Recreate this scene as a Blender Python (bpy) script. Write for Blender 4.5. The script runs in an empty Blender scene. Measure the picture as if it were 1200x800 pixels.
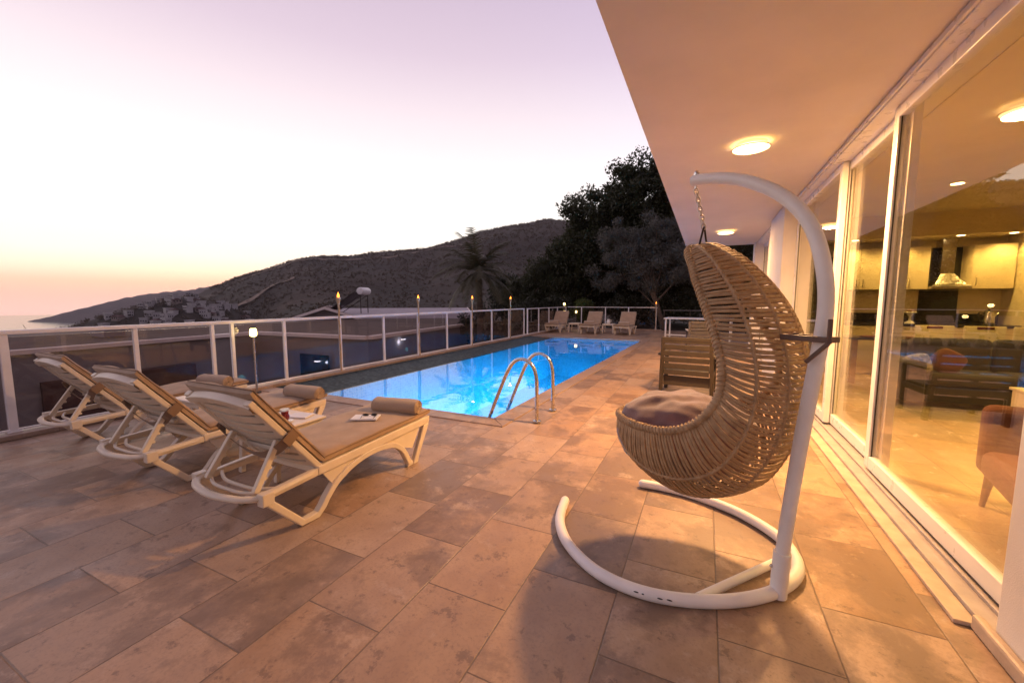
import bpy, bmesh, math, random
import numpy as np
from math import sin, cos, pi, radians, sqrt, atan2, hypot, tan, exp
from mathutils import Vector, Matrix

random.seed(7)
RNG = np.random.default_rng(11)
S = bpy.context.scene
COL = S.collection

# ------------------------------------------------------------------ camera
F, CX, CY, CH = 474.0, 600.0, 400.0, 1.4
PITCH = math.atan(48 / F)
YAW = math.atan2(227, sqrt(F * F + 48 * 48))
cam_d = bpy.data.cameras.new('camera')
cam = bpy.data.objects.new('camera', cam_d)
COL.objects.link(cam)
cam_d.sensor_width = 36
cam_d.lens = F / 1200 * 36
cam_d.clip_end = 30000
cam_d.clip_start = 0.05
cam.location = (0, 0, CH)
cam.rotation_euler = (pi / 2 - PITCH, 0, YAW)
S.camera = cam

# ------------------------------------------------------------------ node helpers
def nn(nt, typ, **kw):
    n = nt.nodes.new(typ)
    for k, v in kw.items():
        setattr(n, k, v)
    return n

def setin(n, **kw):
    for k, v in kw.items():
        n.inputs[k.replace('_', ' ')].default_value = v

def c4(c):
    return (c[0], c[1], c[2], 1.0)

def math_node(nt, op, a, b=None, c=None):
    n = nn(nt, 'ShaderNodeMath', operation=op)
    for i, v in enumerate((a, b, c)):
        if v is None:
            continue
        if isinstance(v, (int, float)):
            n.inputs[i].default_value = v
        else:
            nt.links.new(v, n.inputs[i])
    return n.outputs[0]

def mixc(nt, fac, a, b, mode='MIX'):
    n = nn(nt, 'ShaderNodeMix', data_type='RGBA', blend_type=mode)
    for i, v in ((0, fac), (6, a), (7, b)):
        if isinstance(v, (int, float)):
            n.inputs[i].default_value = v
        elif isinstance(v, (tuple, list)):
            n.inputs[i].default_value = c4(v)
        else:
            nt.links.new(v, n.inputs[i])
    return n.outputs[2]

def ramp(nt, fac, stops):
    n = nn(nt, 'ShaderNodeValToRGB')
    cr = n.color_ramp
    while len(cr.elements) < len(stops):
        cr.elements.new(0.5)
    for e, (p, c) in zip(cr.elements, stops):
        e.position = p
        e.color = c4(c) if isinstance(c, (tuple, list)) else (c, c, c, 1)
    nt.links.new(fac, n.inputs[0])
    return n.outputs[0]

def noise(nt, vec, scale, detail=4, rough=0.55, dist=0.0, out='Fac'):
    n = nn(nt, 'ShaderNodeTexNoise')
    setin(n, Scale=scale, Detail=detail, Roughness=rough, Distortion=dist)
    if vec is not None:
        nt.links.new(vec, n.inputs['Vector'])
    return n.outputs[out]

def base_mat(name):
    m = bpy.data.materials.new(name)
    m.use_nodes = True
    nt = m.node_tree
    b = nt.nodes['Principled BSDF']
    return m, nt, b

def bump(nt, b, h, strength, dist=0.01):
    n = nn(nt, 'ShaderNodeBump')
    setin(n, Strength=strength, Distance=dist)
    nt.links.new(h, n.inputs['Height'])
    nt.links.new(n.outputs[0], b.inputs['Normal'])

def mat(name, col, rough=0.5, var=0.12, scale=6.0, bmp=0.0, bscale=60.0, metal=0.0, bdist=0.004, spec=0.5,
        col2=None, sheen=0.0, rvar=0.08):
    """a plain procedural material: colour that wanders a little, roughness that wanders, fine bump"""
    m, nt, b = base_mat(name)
    tc = nn(nt, 'ShaderNodeTexCoord').outputs['Object']
    n = noise(nt, tc, scale, 5)
    f = nn(nt, 'ShaderNodeMapRange')
    setin(f, From_Min=0.3, From_Max=0.7)
    nt.links.new(n, f.inputs[0])
    lo = tuple(x * (1 - var) for x in col)
    hi = col2 if col2 else tuple(min(1, x * (1 + var)) for x in col)
    nt.links.new(mixc(nt, f.outputs[0], lo, hi), b.inputs['Base Color'])
    rr = nn(nt, 'ShaderNodeMapRange')
    setin(rr, From_Min=0.3, From_Max=0.7, To_Min=max(0.02, rough - rvar), To_Max=min(1, rough + rvar))
    nt.links.new(noise(nt, tc, scale * 2.3, 3), rr.inputs[0])
    nt.links.new(rr.outputs[0], b.inputs['Roughness'])
    b.inputs['Metallic'].default_value = metal
    b.inputs['Specular IOR Level'].default_value = spec
    if sheen:
        b.inputs['Sheen Weight'].default_value = sheen
    if bmp:
        bump(nt, b, noise(nt, tc, bscale, 4), bmp, bdist)
    return m

def emit(name, col, strength):
    m = bpy.data.materials.new(name)
    m.use_nodes = True
    nt = m.node_tree
    nt.nodes.clear()
    e = nn(nt, 'ShaderNodeEmission')
    e.inputs[0].default_value = c4(col)
    e.inputs[1].default_value = strength
    o = nn(nt, 'ShaderNodeOutputMaterial')
    nt.links.new(e.outputs[0], o.inputs[0])
    return m

def fresnel_fac(nt, ior, normal=None):
    g = nn(nt, 'ShaderNodeNewGeometry')
    mr = nn(nt, 'ShaderNodeMapRange')
    setin(mr, To_Min=ior, To_Max=1.0 / ior)
    nt.links.new(g.outputs['Backfacing'], mr.inputs[0])
    f = nn(nt, 'ShaderNodeFresnel')
    nt.links.new(mr.outputs[0], f.inputs['IOR'])
    if normal is not None:
        nt.links.new(normal, f.inputs['Normal'])
    return f.outputs[0]

def glass(name, tint, ior=1.5, rough=0.0, spec_tint=(1, 1, 1), wav=0.0):
    m = bpy.data.materials.new(name)
    m.use_nodes = True
    nt = m.node_tree
    nt.nodes.clear()
    t = nn(nt, 'ShaderNodeBsdfTransparent')
    t.inputs[0].default_value = c4(tint)
    gl = nn(nt, 'ShaderNodeBsdfGlossy')
    gl.inputs[0].default_value = c4(spec_tint)
    gl.inputs['Roughness'].default_value = rough
    mx = nn(nt, 'ShaderNodeMixShader')
    if wav:
        tc = nn(nt, 'ShaderNodeTexCoord').outputs['Object']
        bp = nn(nt, 'ShaderNodeBump')
        setin(bp, Strength=wav, Distance=0.01)
        nt.links.new(noise(nt, tc, 1.1, 2), bp.inputs['Height'])
        nt.links.new(bp.outputs[0], gl.inputs['Normal'])
    nt.links.new(fresnel_fac(nt, ior), mx.inputs[0])
    nt.links.new(t.outputs[0], mx.inputs[1])
    nt.links.new(gl.outputs[0], mx.inputs[2])
    o = nn(nt, 'ShaderNodeOutputMaterial')
    nt.links.new(mx.outputs[0], o.inputs[0])
    return m

# ------------------------------------------------------------------ mesh builder
class MB:
    def __init__(self):
        self.v, self.f = [], []

    def add(self, vs, fs):
        o = len(self.v)
        self.v.extend([tuple(p) for p in vs])
        self.f.extend([tuple(i + o for i in q) for q in fs])
        return self

    def box(self, x0, x1, y0, y1, z0, z1, M=None):
        vs = [Vector((x, y, z)) for x in (x0, x1) for y in (y0, y1) for z in (z0, z1)]
        if M is not None:
            vs = [M @ p for p in vs]
        return self.add(vs, [(0, 1, 3, 2), (4, 6, 7, 5), (0, 4, 5, 1), (2, 3, 7, 6), (0, 2, 6, 4), (1, 5, 7, 3)])

    def bar(self, a, b, w, h, up=(0, 0, 1)):
        """rectangular bar from a to b: w sideways, h along up"""
        a, b = Vector(a), Vector(b)
        d = (b - a).normalized()
        s = d.cross(Vector(up))
        if s.length < 1e-4:
            s = d.cross(Vector((1, 0, 0)))
        s.normalize()
        u = s.cross(d)
        vs = [p + s * (w / 2 * i) + u * (h / 2 * j) for p in (a, b) for i, j in ((-1, -1), (1, -1), (1, 1), (-1, 1))]
        return self.add(vs, [(3, 2, 1, 0), (4, 5, 6, 7), (0, 1, 5, 4), (1, 2, 6, 5), (2, 3, 7, 6), (3, 0, 4, 7)])

    def quad(self, *p):
        return self.add(p, [tuple(range(len(p)))])

    def prism(self, poly, axis, a, b):
        """poly in the two other axes (in x,y,z order), extruded from a to b along axis"""
        n = len(poly)
        def P(q, t):
            if axis == 'x':
                return (t, q[0], q[1])
            if axis == 'y':
                return (q[0], t, q[1])
            return (q[0], q[1], t)
        vs = [P(q, a) for q in poly] + [P(q, b) for q in poly]
        fs = [tuple(range(n - 1, -1, -1)), tuple(range(n, 2 * n))]
        fs += [(i, (i + 1) % n, n + (i + 1) % n, n + i) for i in range(n)]
        return self.add(vs, fs)

    def tube(self, pts, r, n=8, closed=False, cap=True, flat=None):
        P = [Vector(p) for p in pts]
        m = len(P)
        R = r if isinstance(r, (list, tuple)) else [r] * m
        T = []
        for i in range(m):
            if closed:
                t = P[(i + 1) % m] - P[(i - 1) % m]
            else:
                t = P[min(i + 1, m - 1)] - P[max(i - 1, 0)]
            T.append(t.normalized() if t.length > 1e-9 else Vector((0, 0, 1)))
        u = T[0].cross(Vector((0, 0, 1)))
        if u.length < 1e-3:
            u = T[0].cross(Vector((1, 0, 0)))
        u.normalize()
        vs = []
        for i in range(m):
            u = (u - T[i] * u.dot(T[i]))
            if u.length < 1e-6:
                u = T[i].orthogonal()
            u.normalize()
            w = T[i].cross(u)
            for k in range(n):
                a = 2 * pi * k / n
                vs.append(P[i] + (u * cos(a) + w * sin(a) * (flat or 1.0)) * R[i])
        fs = []
        rng = m if closed else m - 1
        for i in range(rng):
            j = (i + 1) % m
            for k in range(n):
                l = (k + 1) % n
                fs.append((i * n + k, i * n + l, j * n + l, j * n + k))
        if cap and not closed:
            fs.append(tuple(range(n - 1, -1, -1)))
            fs.append(tuple((m - 1) * n + k for k in range(n)))
        return self.add(vs, fs)

    def lathe(self, prof, n=16, c=(0, 0, 0), M=None):
        """prof: (radius, z) from bottom to top round the z axis"""
        vs, fs, m = [], [], len(prof)
        for r, z in prof:
            for k in range(n):
                a = 2 * pi * k / n
                p = Vector((r * cos(a), r * sin(a), z))
                if M is not None:
                    p = M @ p
                vs.append(p + Vector(c))
        for i in range(m - 1):
            for k in range(n):
                l = (k + 1) % n
                fs.append((i * n + k, i * n + l, (i + 1) * n + l, (i + 1) * n + k))
        fs.append(tuple(range(n - 1, -1, -1)))
        fs.append(tuple((m - 1) * n + k for k in range(n)))
        return self.add(vs, fs)

    def ell(self, c, r, nu=16, nv=10, fn=None):
        vs, fs = [], []
        for j in range(nv + 1):
            ph = -pi / 2 + pi * j / nv
            for i in range(nu):
                th = 2 * pi * i / nu
                d = Vector((cos(ph) * cos(th), cos(ph) * sin(th), sin(ph)))
                k = fn(d) if fn else 1.0
                vs.append((c[0] + d.x * r[0] * k, c[1] + d.y * r[1] * k, c[2] + d.z * r[2] * k))
        for j in range(nv):
            for i in range(nu):
                l = (i + 1) % nu
                fs.append((j * nu + i, j * nu + l, (j + 1) * nu + l, (j + 1) * nu + i))
        return self.add(vs, fs)

    def build(self, name, m, parent=None, bevel=0.0, seg=2, smooth=None, loc=None, rotz=0.0, angle=40):
        me = bpy.data.meshes.new(name)
        me.from_pydata([tuple(p) for p in self.v], [], self.f)
        me.update()
        bm = bmesh.new()
        bm.from_mesh(me)
        bmesh.ops.recalc_face_normals(bm, faces=bm.faces)
        if smooth is not None:
            for f in bm.faces:
                f.smooth = True
            lim = radians(smooth)
            for e in bm.edges:
                if len(e.link_faces) == 2:
                    if e.calc_face_angle(0) > lim:
                        e.smooth = False
        bm.to_mesh(me)
        bm.free()
        o = bpy.data.objects.new(name, me)
        COL.objects.link(o)
        if isinstance(m, (list, tuple)):
            for q in m:
                me.materials.append(q)
        else:
            me.materials.append(m)
        if bevel:
            md = o.modifiers.new('bevel', 'BEVEL')
            md.width = bevel
            md.segments = seg
            md.limit_method = 'ANGLE'
            md.angle_limit = radians(angle)
        if parent:
            o.parent = parent
        if loc is not None:
            o.location = loc
        if rotz:
            o.rotation_euler = (0, 0, rotz)
        return o

def crom(pts, n):
    """catmull-rom through tuples of any length, n steps per span"""
    out = []
    m = len(pts)
    for i in range(m - 1):
        p0, p1, p2, p3 = pts[max(i - 1, 0)], pts[i], pts[i + 1], pts[min(i + 2, m - 1)]
        for k in range(n):
            t = k / n
            out.append(tuple(0.5 * (2 * b + (c - a) * t + (2 * a - 5 * b + 4 * c - d) * t * t + (3 * b - a - 3 * c + d) * t ** 3)
                             for a, b, c, d in zip(p0, p1, p2, p3)))
    out.append(tuple(pts[-1]))
    return out

def thing(name, label, cat, loc=(0, 0, 0), rotz=0.0, group=None):
    o = bpy.data.objects.new(name, None)
    o.empty_display_size = 0.1
    COL.objects.link(o)
    o.location = loc
    o.rotation_euler = (0, 0, rotz)
    return tag(o, label, cat, group)

def tag(o, label, cat, group=None, kind=None):
    o['label'] = label
    o['category'] = cat
    if group:
        o['group'] = group
    if kind:
        o['kind'] = kind
    return o

def struct(o):
    o['kind'] = 'structure'
    return o

def kids(o):
    return [c for c in bpy.data.objects if c.parent == o]

def dup(o, loc=None, rotz=None, label=None, parent=None):
    c = o.copy()
    COL.objects.link(c)
    if parent:
        c.parent = parent
    if loc is not None:
        c.location = loc
    if rotz is not None:
        c.rotation_euler = (0, 0, rotz)
    if label:
        c['label'] = label
    for k in kids(o):
        dup(k, parent=c)
    return c

# ------------------------------------------------------------------ materials
M = {}
M['white_plastic'] = mat('white_plastic', (0.75, 0.64, 0.49), 0.42, 0.07, 5, 0.08, 240)
M['cushion'] = mat('cushion_fabric', (0.40, 0.27, 0.165), 0.9, 0.12, 7, 0.35, 420, bdist=0.003, sheen=0.2)
M['strap'] = mat('strap_fabric', (0.24, 0.15, 0.085), 0.9, 0.12, 7, 0.3, 420, sheen=0.2)
M['white_paint'] = mat('white_powder_coat', (0.82, 0.78, 0.75), 0.38, 0.06, 7, 0.12, 300)
M['stucco'] = mat('white_stucco', (0.72, 0.68, 0.65), 0.85, 0.05, 3, 0.3, 170)
M['soffit'] = mat('painted_ceiling', (0.67, 0.61, 0.53), 0.9, 0.05, 1.6, 0.25, 120)
M['pvc'] = mat('white_window_frame', (0.74, 0.71, 0.68), 0.32, 0.03, 5, 0.0)
M['steel'] = mat('stainless_steel', (0.62, 0.60, 0.57), 0.22, 0.05, 14, 0.04, 300, metal=1.0)
M['dark_iron'] = mat('dark_iron', (0.05, 0.035, 0.03), 0.5, 0.3, 20, 0.2, 200, metal=0.6)
M['chain'] = mat('galvanised_chain', (0.55, 0.5, 0.46), 0.4, 0.15, 30, 0.1, 300, metal=0.9)
M['clamp'] = mat('brown_coated_bar', (0.12, 0.07, 0.05), 0.5, 0.2, 20, 0.1, 200)
M['sill'] = mat('darkened_white_sill', (0.37, 0.325, 0.315), 0.45, 0.12, 9, 0.1, 90)  # frame white with the colour darkened to offset strong lamp light on the sill
M['stone_sill'] = mat('stone_sill', (0.46, 0.36, 0.28), 0.55, 0.15, 9, 0.2, 90)
M['marble'] = mat('polished_floor', (0.50, 0.38, 0.24), 0.13, 0.10, 2.2, 0.02, 8, rvar=0.05, col2=(0.60, 0.47, 0.31))
M['inner_wall'] = mat('interior_wall', (0.66, 0.55, 0.36), 0.85, 0.04, 3)
M['cabinet'] = mat('cream_cabinet', (0.74, 0.62, 0.42), 0.4, 0.03, 3)
M['black_stone'] = mat('black_countertop', (0.02, 0.018, 0.018), 0.15, 0.3, 30)
M['sofa'] = mat('dark_brown_upholstery', (0.022, 0.017, 0.014), 0.85, 0.2, 6, 0.3, 300, sheen=0.2)
M['orange'] = mat('orange_velvet', (0.13, 0.034, 0.013), 0.85, 0.12, 6, 0.2, 300, sheen=0.1)
M['pattern'] = mat('patterned_cushion', (0.10, 0.08, 0.07), 0.9, 0.1, 24, 0.2, 300, col2=(0.62, 0.55, 0.45))
M['cream'] = mat('cream_upholstery', (0.68, 0.56, 0.38), 0.7, 0.06, 6, 0.15, 250)
M['darkred'] = mat('dark_red_cloth', (0.13, 0.025, 0.02), 0.8, 0.2, 14)
M['wood'] = mat('brown_wood', (0.20, 0.105, 0.05), 0.5, 0.25, 14, 0.2, 80)
M['taupe'] = mat('taupe_slats', (0.036, 0.026, 0.018), 0.55, 0.2, 11, 0.2, 120)
M['greywood'] = mat('grey_slats', (0.10, 0.09, 0.092), 0.6, 0.2, 11, 0.2, 120)
M['bamboo'] = mat('bamboo_cane', (0.48, 0.33, 0.19), 0.55, 0.25, 14, 0.3, 70)
M['black'] = mat('black_metal', (0.025, 0.022, 0.02), 0.5, 0.3, 12)
M['porcelain'] = mat('white_porcelain', (0.78, 0.75, 0.7), 0.2, 0.03, 5)
M['paper'] = mat('white_paper', (0.76, 0.74, 0.72), 0.6, 0.04, 9)
M['bark'] = mat('bark', (0.085, 0.06, 0.042), 0.95, 0.4, 9, 0.9, 26, bdist=0.03)
M['fence_glass'] = glass('smoked_glass', (0.80, 0.765, 0.77), 1.38)
M['win_glass'] = glass('window_glass', (0.955, 0.945, 0.90), 1.75, wav=0.02)
M['clear'] = glass('clear_glass', (0.95, 0.96, 0.95), 1.45)
M['tea'] = mat('red_tea', (0.20, 0.012, 0.008), 0.1, 0.05, 5)
M['mauve'] = mat('mauve_velvet', (0.16, 0.075, 0.068), 0.85, 0.22, 9, 0.5, 200, sheen=0.6)
M['lamp'] = emit('lit_diffuser', (1.0, 0.58, 0.22), 8.5)
M['spot'] = emit('lit_downlight', (1.0, 0.70, 0.32), 14.0)
M['flame'] = emit('flame', (1.0, 0.24, 0.03), 4.5)
M['globe'] = emit('lit_globe', (1.0, 0.72, 0.26), 6.0)
M['white_spot'] = emit('lit_white_spot', (0.95, 0.92, 0.95), 2.5)
M['pool_lamp'] = emit('lit_pool_lamp', (0.55, 0.9, 1.0), 4.0)

def wicker_mat():
    m, nt, b = base_mat('natural_rope')
    tc = nn(nt, 'ShaderNodeTexCoord').outputs['Object']
    n1 = noise(nt, tc, 26, 4)
    n2 = noise(nt, tc, 5, 3)
    col = ramp(nt, n1, [(0.3, (0.30, 0.185, 0.095)), (0.52, (0.50, 0.33, 0.175)), (0.75, (0.62, 0.45, 0.27))])
    col = mixc(nt, n2, col, (0.36, 0.23, 0.12))
    nt.links.new(col, b.inputs['Base Color'])
    b.inputs['Roughness'].default_value = 0.62
    w = nn(nt, 'ShaderNodeTexNoise')
    setin(w, Scale=170.0, Detail=3.0)
    nt.links.new(tc, w.inputs['Vector'])
    bump(nt, b, w.outputs['Fac'], 0.55, 0.006)
    return m
M['rope'] = wicker_mat()

def towel_mat():
    m, nt, b = base_mat('towel_terry')
    tc = nn(nt, 'ShaderNodeTexCoord').outputs['Object']
    col = mixc(nt, noise(nt, tc, 160, 2), (0.36, 0.25, 0.16), (0.52, 0.385, 0.265))
    nt.links.new(col, b.inputs['Base Color'])
    b.inputs['Roughness'].default_value = 0.95
    b.inputs['Sheen Weight'].default_value = 0.3
    bump(nt, b, noise(nt, tc, 330, 2), 0.8, 0.006)
    return m
M['towel'] = towel_mat()

def paving_mat(name, tx, ty, stag=True, cols=None, joint=0.0046, rough=0.40, stain=1.0, bst=0.55):
    """stone pavers: columns along y of width tx, length ty, random stagger, each stone its own tone and veining"""
    m, nt, b = base_mat(name)
    g = nn(nt, 'ShaderNodeNewGeometry').outputs['Position']
    sp = nn(nt, 'ShaderNodeSeparateXYZ')
    nt.links.new(g, sp.inputs[0])
    x = math_node(nt, 'ADD', sp.outputs[0], 1.19 + tx * 40)
    u = math_node(nt, 'DIVIDE', x, tx)
    ci = math_node(nt, 'FLOOR', u)
    wn = nn(nt, 'ShaderNodeTexWhiteNoise', noise_dimensions='1D')
    nt.links.new(ci, wn.inputs['W'])
    par = math_node(nt, 'MODULO', ci, 2.0)
    off = math_node(nt, 'ADD', math_node(nt, 'MULTIPLY', par, 0.5), math_node(nt, 'MULTIPLY', wn.outputs['Value'], 0.16))
    v = math_node(nt, 'ADD', math_node(nt, 'DIVIDE', math_node(nt, 'ADD', sp.outputs[1], 60.0 - 1.48), ty), off)
    ri = math_node(nt, 'FLOOR', v)
    fu = math_node(nt, 'FRACT', u)
    fv = math_node(nt, 'FRACT', v)
    du = math_node(nt, 'MULTIPLY', math_node(nt, 'MINIMUM', fu, math_node(nt, 'SUBTRACT', 1.0, fu)), tx)
    dv = math_node(nt, 'MULTIPLY', math_node(nt, 'MINIMUM', fv, math_node(nt, 'SUBTRACT', 1.0, fv)), ty)
    d0 = math_node(nt, 'MINIMUM', du, dv)
    # worn, slightly irregular edges
    wob = noise(nt, g, 30, 3)
    d = math_node(nt, 'ADD', d0, math_node(nt, 'MULTIPLY', math_node(nt, 'SUBTRACT', wob, 0.5), 0.005))
    jm = nn(nt, 'ShaderNodeMapRange')
    setin(jm, From_Min=joint * 0.35, From_Max=joint)
    nt.links.new(d, jm.inputs[0])
    jmask = jm.outputs[0]           # 0 in the joint, 1 on stone
    cv = nn(nt, 'ShaderNodeCombineXYZ')
    nt.links.new(ci, cv.inputs[0])
    nt.links.new(ri, cv.inputs[1])
    w2 = nn(nt, 'ShaderNodeTexWhiteNoise', noise_dimensions='3D')
    nt.links.new(cv.outputs[0], w2.inputs['Vector'])
    # every stone is cut from another spot of the quarry, some turned
    va = nn(nt, 'ShaderNodeVectorMath', operation='MULTIPLY_ADD')
    nt.links.new(w2.outputs['Color'], va.inputs[0])
    va.inputs[1].default_value = (37.0, 53.0, 29.0)
    nt.links.new(g, va.inputs[2])
    q = va.outputs[0]
    st = nn(nt, 'ShaderNodeVectorMath', operation='MULTIPLY')
    nt.links.new(q, st.inputs[0])
    st.inputs[1].default_value = (1.2, 0.85, 1.0)
    sc = nn(nt, 'ShaderNodeSeparateColor')
    nt.links.new(w2.outputs['Color'], sc.inputs[0])
    cl = noise(nt, st.outputs[0], 2.1, 5, 0.55, 0.35)
    cl2 = noise(nt, st.outputs[0], 5.5, 9, 0.68, 0.25)
    cl3 = noise(nt, q, 4.2, 11, 0.74, 0.15)
    fine = noise(nt, q, 75, 5, 0.65)
    C_ = cols or [(0.30, (0.32, 0.197, 0.120)), (0.5, (0.43, 0.282, 0.180)), (0.70, (0.52, 0.362, 0.243))]
    c = ramp(nt, math_node(nt, 'ADD', math_node(nt, 'MULTIPLY', cl, 0.65), math_node(nt, 'MULTIPLY', cl2, 0.35)), C_)
    # cloudy grey-brown patches: some stones hardly any, some nearly covered
    bias = math_node(nt, 'MULTIPLY', math_node(nt, 'SUBTRACT', sc.outputs[1], 0.55), 0.19 * stain)
    dk = math_node(nt, 'ADD', math_node(nt, 'ADD', math_node(nt, 'MULTIPLY', cl, 0.6), math_node(nt, 'MULTIPLY', cl3, 0.4)), bias)
    c = mixc(nt, ramp(nt, dk, [(0.50, 0.0), (0.535, 0.45 * stain), (0.60, 0.85 * stain)]), c, (0.185, 0.118, 0.080))
    # worn pale rubs and small dark scuffs
    c = mixc(nt, ramp(nt, cl3, [(0.0, 0.45 * stain), (0.36, 0.38 * stain), (0.42, 0.0)]), c, (0.55, 0.42, 0.32))
    sm_ = noise(nt, q, 11, 7, 0.72)
    c = mixc(nt, ramp(nt, sm_, [(0.575, 0.0), (0.63, 0.55 * stain), (0.8, 0.75 * stain)]), c, (0.13, 0.085, 0.062))
    c = mixc(nt, ramp(nt, fine, [(0.35, 0.40), (0.5, 0.0)]), c, (0.24, 0.16, 0.115))
    tone = nn(nt, 'ShaderNodeMapRange')
    setin(tone, To_Min=0.90, To_Max=1.07)
    nt.links.new(w2.outputs['Value'], tone.inputs[0])
    hs = nn(nt, 'ShaderNodeHueSaturation')
    nt.links.new(c, hs.inputs['Color'])
    nt.links.new(tone.outputs[0], hs.inputs['Value'])
    nt.links.new(math_node(nt, 'ADD', 0.88, math_node(nt, 'MULTIPLY', sc.outputs[2], 0.22)), hs.inputs['Saturation'])
    stn = ramp(nt, noise(nt, g, 0.9, 6, 0.62, 0.4), [(0.45, 0.0), (0.66, 0.22 * stain), (1.0, 0.32 * stain)])
    c = mixc(nt, stn, hs.outputs[0], (0.15, 0.098, 0.07))
    jn = mixc(nt, noise(nt, g, 3.0, 3), (0.11, 0.074, 0.05), (0.26, 0.178, 0.122))
    c = mixc(nt, jmask, jn, c)
    nt.links.new(c, b.inputs['Base Color'])
    rr = nn(nt, 'ShaderNodeMapRange')
    setin(rr, From_Min=0.3, From_Max=0.7, To_Min=rough - 0.1, To_Max=rough + 0.16)
    nt.links.new(cl2, rr.inputs[0])
    nt.links.new(rr.outputs[0], b.inputs['Roughness'])
    h = math_node(nt, 'ADD', math_node(nt, 'MULTIPLY', jmask, 1.0), math_node(nt, 'MULTIPLY', cl2, 0.35))
    h = math_node(nt, 'ADD', h, math_node(nt, 'MULTIPLY', fine, 0.12))
    bump(nt, b, h, bst, 0.005)
    return m
M['paving'] = paving_mat('stone_paving', 0.432, 0.66)
M['coping'] = paving_mat('coping_stone', 0.60, 0.60, joint=0.003, stain=0.6,
    cols=[(0.30, (0.31, 0.205, 0.145)), (0.5, (0.40, 0.28, 0.20)), (0.7, (0.47, 0.345, 0.26))])
M['marble'] = paving_mat('polished_floor', 0.60, 0.60, joint=0.003, rough=0.17, stain=0.25, bst=0.06,
    cols=[(0.30, (0.44, 0.33, 0.20)), (0.5, (0.54, 0.42, 0.27)), (0.7, (0.62, 0.50, 0.34))])

def mosaic_mat(name, a, b_, size=0.03, grout=(0.3, 0.33, 0.35), rough=0.2):
    m, nt, b = base_mat(name)
    tc = nn(nt, 'ShaderNodeNewGeometry').outputs['Position']
    nrm = nn(nt, 'ShaderNodeNewGeometry').outputs['Normal']
    dv = nn(nt, 'ShaderNodeVectorMath', operation='SCALE')
    nt.links.new(tc, dv.inputs[0])
    dv.inputs['Scale'].default_value = 1.0 / size
    fl = nn(nt, 'ShaderNodeVectorMath', operation='FLOOR')
    nt.links.new(dv.outputs[0], fl.inputs[0])
    w = nn(nt, 'ShaderNodeTexWhiteNoise', noise_dimensions='3D')
    nt.links.new(fl.outputs[0], w.inputs['Vector'])
    fr = nn(nt, 'ShaderNodeVectorMath', operation='FRACTION')
    nt.links.new(dv.outputs[0], fr.inputs[0])
    sp = nn(nt, 'ShaderNodeSeparateXYZ')
    nt.links.new(fr.outputs[0], sp.inputs[0])
    sn = nn(nt, 'ShaderNodeSeparateXYZ')
    nt.links.new(nrm, sn.inputs[0])
    best = None
    for i in range(3):
        e = math_node(nt, 'MINIMUM', sp.outputs[i], math_node(nt, 'SUBTRACT', 1.0, sp.outputs[i]))
        e = math_node(nt, 'ADD', e, math_node(nt, 'GREATER_THAN', math_node(nt, 'ABSOLUTE', sn.outputs[i]), 0.7))
        best = e if best is None else math_node(nt, 'MINIMUM', best, e)
    b.inputs['Specular IOR Level'].default_value = 0.12
    mk = math_node(nt, 'GREATER_THAN', best, 0.08)
    c = mixc(nt, w.outputs['Value'], a, b_)
    c = mixc(nt, mk, grout, c)
    nt.links.new(c, b.inputs['Base Color'])
    b.inputs['Roughness'].default_value = rough
    bump(nt, b, mk, 0.3, 0.002)
    return m
M['pool_tile'] = mosaic_mat('pool_mosaic', (0.20, 0.50, 0.72), (0.34, 0.66, 0.84), 0.05, (0.5, 0.68, 0.78))
M['gutter_tile'] = mosaic_mat('gutter_mosaic', (0.022, 0.048, 0.056), (0.085, 0.135, 0.145), 0.06, (0.03, 0.035, 0.04), 0.55)

def water_mat():
    m = bpy.data.materials.new('pool_water')
    m.use_nodes = True
    nt = m.node_tree
    nt.nodes.clear()
    g = nn(nt, 'ShaderNodeNewGeometry').outputs['Position']
    h = math_node(nt, 'ADD', noise(nt, g, 1.6, 2, 0.4), math_node(nt, 'MULTIPLY', noise(nt, g, 6.0, 2, 0.4), 0.14))
    bp = nn(nt, 'ShaderNodeBump')
    setin(bp, Strength=0.09, Distance=0.05)
    nt.links.new(h, bp.inputs['Height'])
    t = nn(nt, 'ShaderNodeBsdfTransparent')
    t.inputs[0].default_value = (0.34, 0.83, 0.98, 1)
    gl = nn(nt, 'ShaderNodeBsdfGlossy')
    gl.inputs['Roughness'].default_value = 0.015
    nt.links.new(bp.outputs[0], gl.inputs['Normal'])
    mx = nn(nt, 'ShaderNodeMixShader')
    nt.links.new(fresnel_fac(nt, 2.6, bp.outputs[0]), mx.inputs[0])
    nt.links.new(t.outputs[0], mx.inputs[1])
    nt.links.new(gl.outputs[0], mx.inputs[2])
    o = nn(nt, 'ShaderNodeOutputMaterial')
    nt.links.new(mx.outputs[0], o.inputs[0])
    return m
M['water'] = water_mat()

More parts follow.
